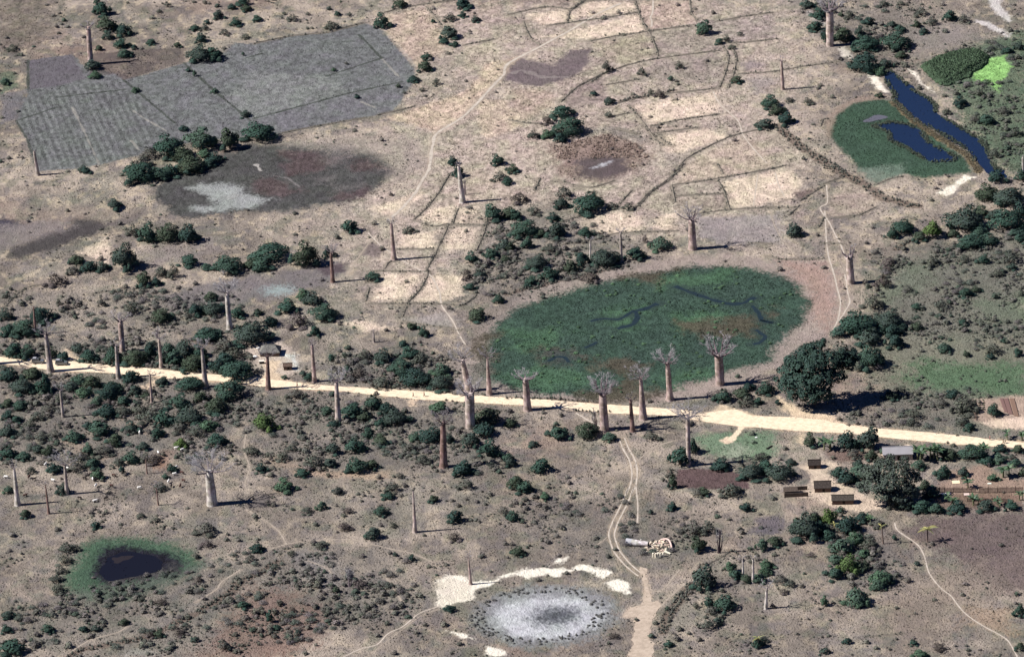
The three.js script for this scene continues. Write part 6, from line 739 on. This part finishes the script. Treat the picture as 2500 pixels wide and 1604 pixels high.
const bodyGeo = person(1), skinMat = mat(lin(0.09, 0.05, 0.035), 0.7), shirtGeo = skin([[0, 0.9, 0, 0, 1.2, 0, 0.15, 0.155], [0, 1.2, 0, 0, 1.41, 0, 0.16, 0.14], [-0.17, 1.4, 0, -0.21, 1.22, 0.04, 0.08, 0.066], [0.17, 1.4, 0, 0.21, 1.22, -0.04, 0.08, 0.066]], [-0.4, 0.7, -0.3], [0.4, 1.6, 0.3], 0.026, 0.04), wrapGeo = skin([[0, 0.95, 0, 0, 0.6, 0.02, 0.155, 0.19], [0.09, 0.9, 0, 0.1, 0.42, 0.16, 0.1, 0.1], [-0.09, 0.9, 0, -0.1, 0.42, -0.16, 0.1, 0.1]], [-0.35, 0.3, -0.35], [0.35, 1.1, 0.35], 0.026, 0.05), hairGeo = new THREE.SphereGeometry(0.112, 12, 8, 0, 6.283, 0, 1.75).translate(0, 1.71, -0.015);
const hairMat = mat(lin(0.012, 0.01, 0.009), 0.95);
for (const [s, x, y, turn, sh, wr, label] of [[32, 385, 530, 1.4, [0.42, 0.36, 0.12], [0.5, 0.24, 0.24], 'person in olive top and pink wrap walking on the road below the kiosk'], [32, 1425, 622, 1.3, [0.3, 0.2, 0.12], [0.12, 0.09, 0.06], 'left of two persons walking on the road, right of the sandy spur'], [32, 1523, 616, 1.8, [0.16, 0.06, 0.05], [0.09, 0.06, 0.06], 'right of two persons walking on the road, in dark red'], [34, 2085, 1008, -1.4, [0.5, 0.22, 0.22], [0.14, 0.07, 0.08], 'person in pinkish clothes on the road near the right edge'], [34, 2204, 1040, 1.5, [0.22, 0.16, 0.1], [0.16, 0.12, 0.08], 'left of two persons side by side at the road\'s right end'], [34, 2221, 1034, 1.6, [0.45, 0.4, 0.3], [0.2, 0.16, 0.13], 'right of two persons side by side at the road\'s right end']]) { const t = base('person', atHeight(...T(s, x, y)), label, 'person', 'people on the road'); part('body', bodyGeo, skinMat, t); part('shirt', shirtGeo, mat(lin(...sh)), t); part('wrap', wrapGeo, mat(lin(...wr)), t); part('hair', hairGeo, hairMat, t); t.position.y = 0.06; t.rotation.y = turn; }

// ---------- two parked off-road vehicles ----------
function vehicle(s, x, y, c, label) {
  const t = base('parked_vehicle', atHeight(...T(s, x, y)).setY(0.06), label, 'off-road vehicle', 'vehicles parked on the road'), paint = new THREE.MeshPhysicalMaterial({ color: lin(...c), roughness: 0.35, clearcoat: 0.8, clearcoatRoughness: 0.1 }), glass = new THREE.MeshPhysicalMaterial({ color: lin(0.02, 0.025, 0.03), roughness: 0.06 });
  const side = (pts, w, bev = 0.06) => new THREE.ExtrudeGeometry(new THREE.Shape(pts.map(([a, b]) => new THREE.Vector2(a, b))), { depth: w - 2 * bev, bevelEnabled: true, bevelSize: bev, bevelThickness: bev, bevelSegments: 2 }).translate(0, 0, -w / 2 + bev);
  part('body', side([[-2.15, 0.5], [2.15, 0.5], [2.2, 0.85], [2.05, 1.05], [0.95, 1.12], [-2.15, 1.15]], 1.78), paint, t); part('cabin', side([[-2.05, 1.2], [0.85, 1.18], [0.35, 1.74], [-1.98, 1.78]], 1.6), paint, t);
  for (const sz of [-1, 1]) { part('side_window', side([[-1.9, 1.28], [-0.62, 1.28], [-0.62, 1.66], [-1.85, 1.68]], 0.03, 0.005).translate(0, 0, sz * 0.81), glass, t); part('side_window', side([[-0.5, 1.28], [0.55, 1.26], [0.25, 1.64], [-0.5, 1.66]], 0.03, 0.005).translate(0, 0, sz * 0.81), glass, t); }
  const ws = part('windscreen', box(0.03, 0.6, 1.36), glass, t); ws.position.set(0.66, 1.46, 0); ws.rotation.z = 0.74; part('roof_rack', mergeGeometries([box(2.1, 0.05, 0.05, -0.8, 1.9, 0.7), box(2.1, 0.05, 0.05, -0.8, 1.9, -0.7), ...[-1.7, -1, -0.3, 0.2].map((q) => box(0.05, 0.06, 1.4, q, 1.89, 0))]), darkIn, t); part('roof_load', box(1.2, 0.25, 1.1, -1.1, 2.03, 0), mat(lin(0.35, 0.36, 0.4), 0.6), t);
  for (const sx of [-1.3, 1.35]) for (const sz of [-1, 1]) { const w = part('wheel', new THREE.CylinderGeometry(0.4, 0.4, 0.26, 18).rotateX(Math.PI / 2).translate(sx, 0.4, sz * 0.78), darkIn, t); part('hub', new THREE.CylinderGeometry(0.2, 0.2, 0.03, 14).rotateX(Math.PI / 2).translate(sx, 0.4, sz * 0.925), mat(lin(0.4, 0.4, 0.42), 0.4), w); }
  for (const sz of [-1, 1]) { part('headlight', new THREE.CylinderGeometry(0.13, 0.13, 0.06, 12).rotateZ(Math.PI / 2).translate(2.2, 0.82, sz * 0.62), mat(lin(0.7, 0.7, 0.7), 0.2), t); part('tail_light', box(0.04, 0.2, 0.12, -2.22, 0.9, sz * 0.75), mat(lin(0.35, 0.02, 0.02), 0.3), t); } part('bumper', box(0.14, 0.16, 1.7, 2.28, 0.55, 0), darkIn, t); return t;
}
{ const a = vehicle(31, 335, 318, [0.12, 0.13, 0.14], 'grey off-road vehicle left of the tall baobab at the road'); a.rotation.y = -0.12; const b = a.clone(); b.name = numbered('parked_vehicle'); b.position.copy(atHeight(...T(31, 545, 333)).setY(0.06)); b.rotation.y = -0.05; info(b, 'dark off-road vehicle right of the tall baobab at the road'); scene.add(b); }

renderer.render(scene, camera);
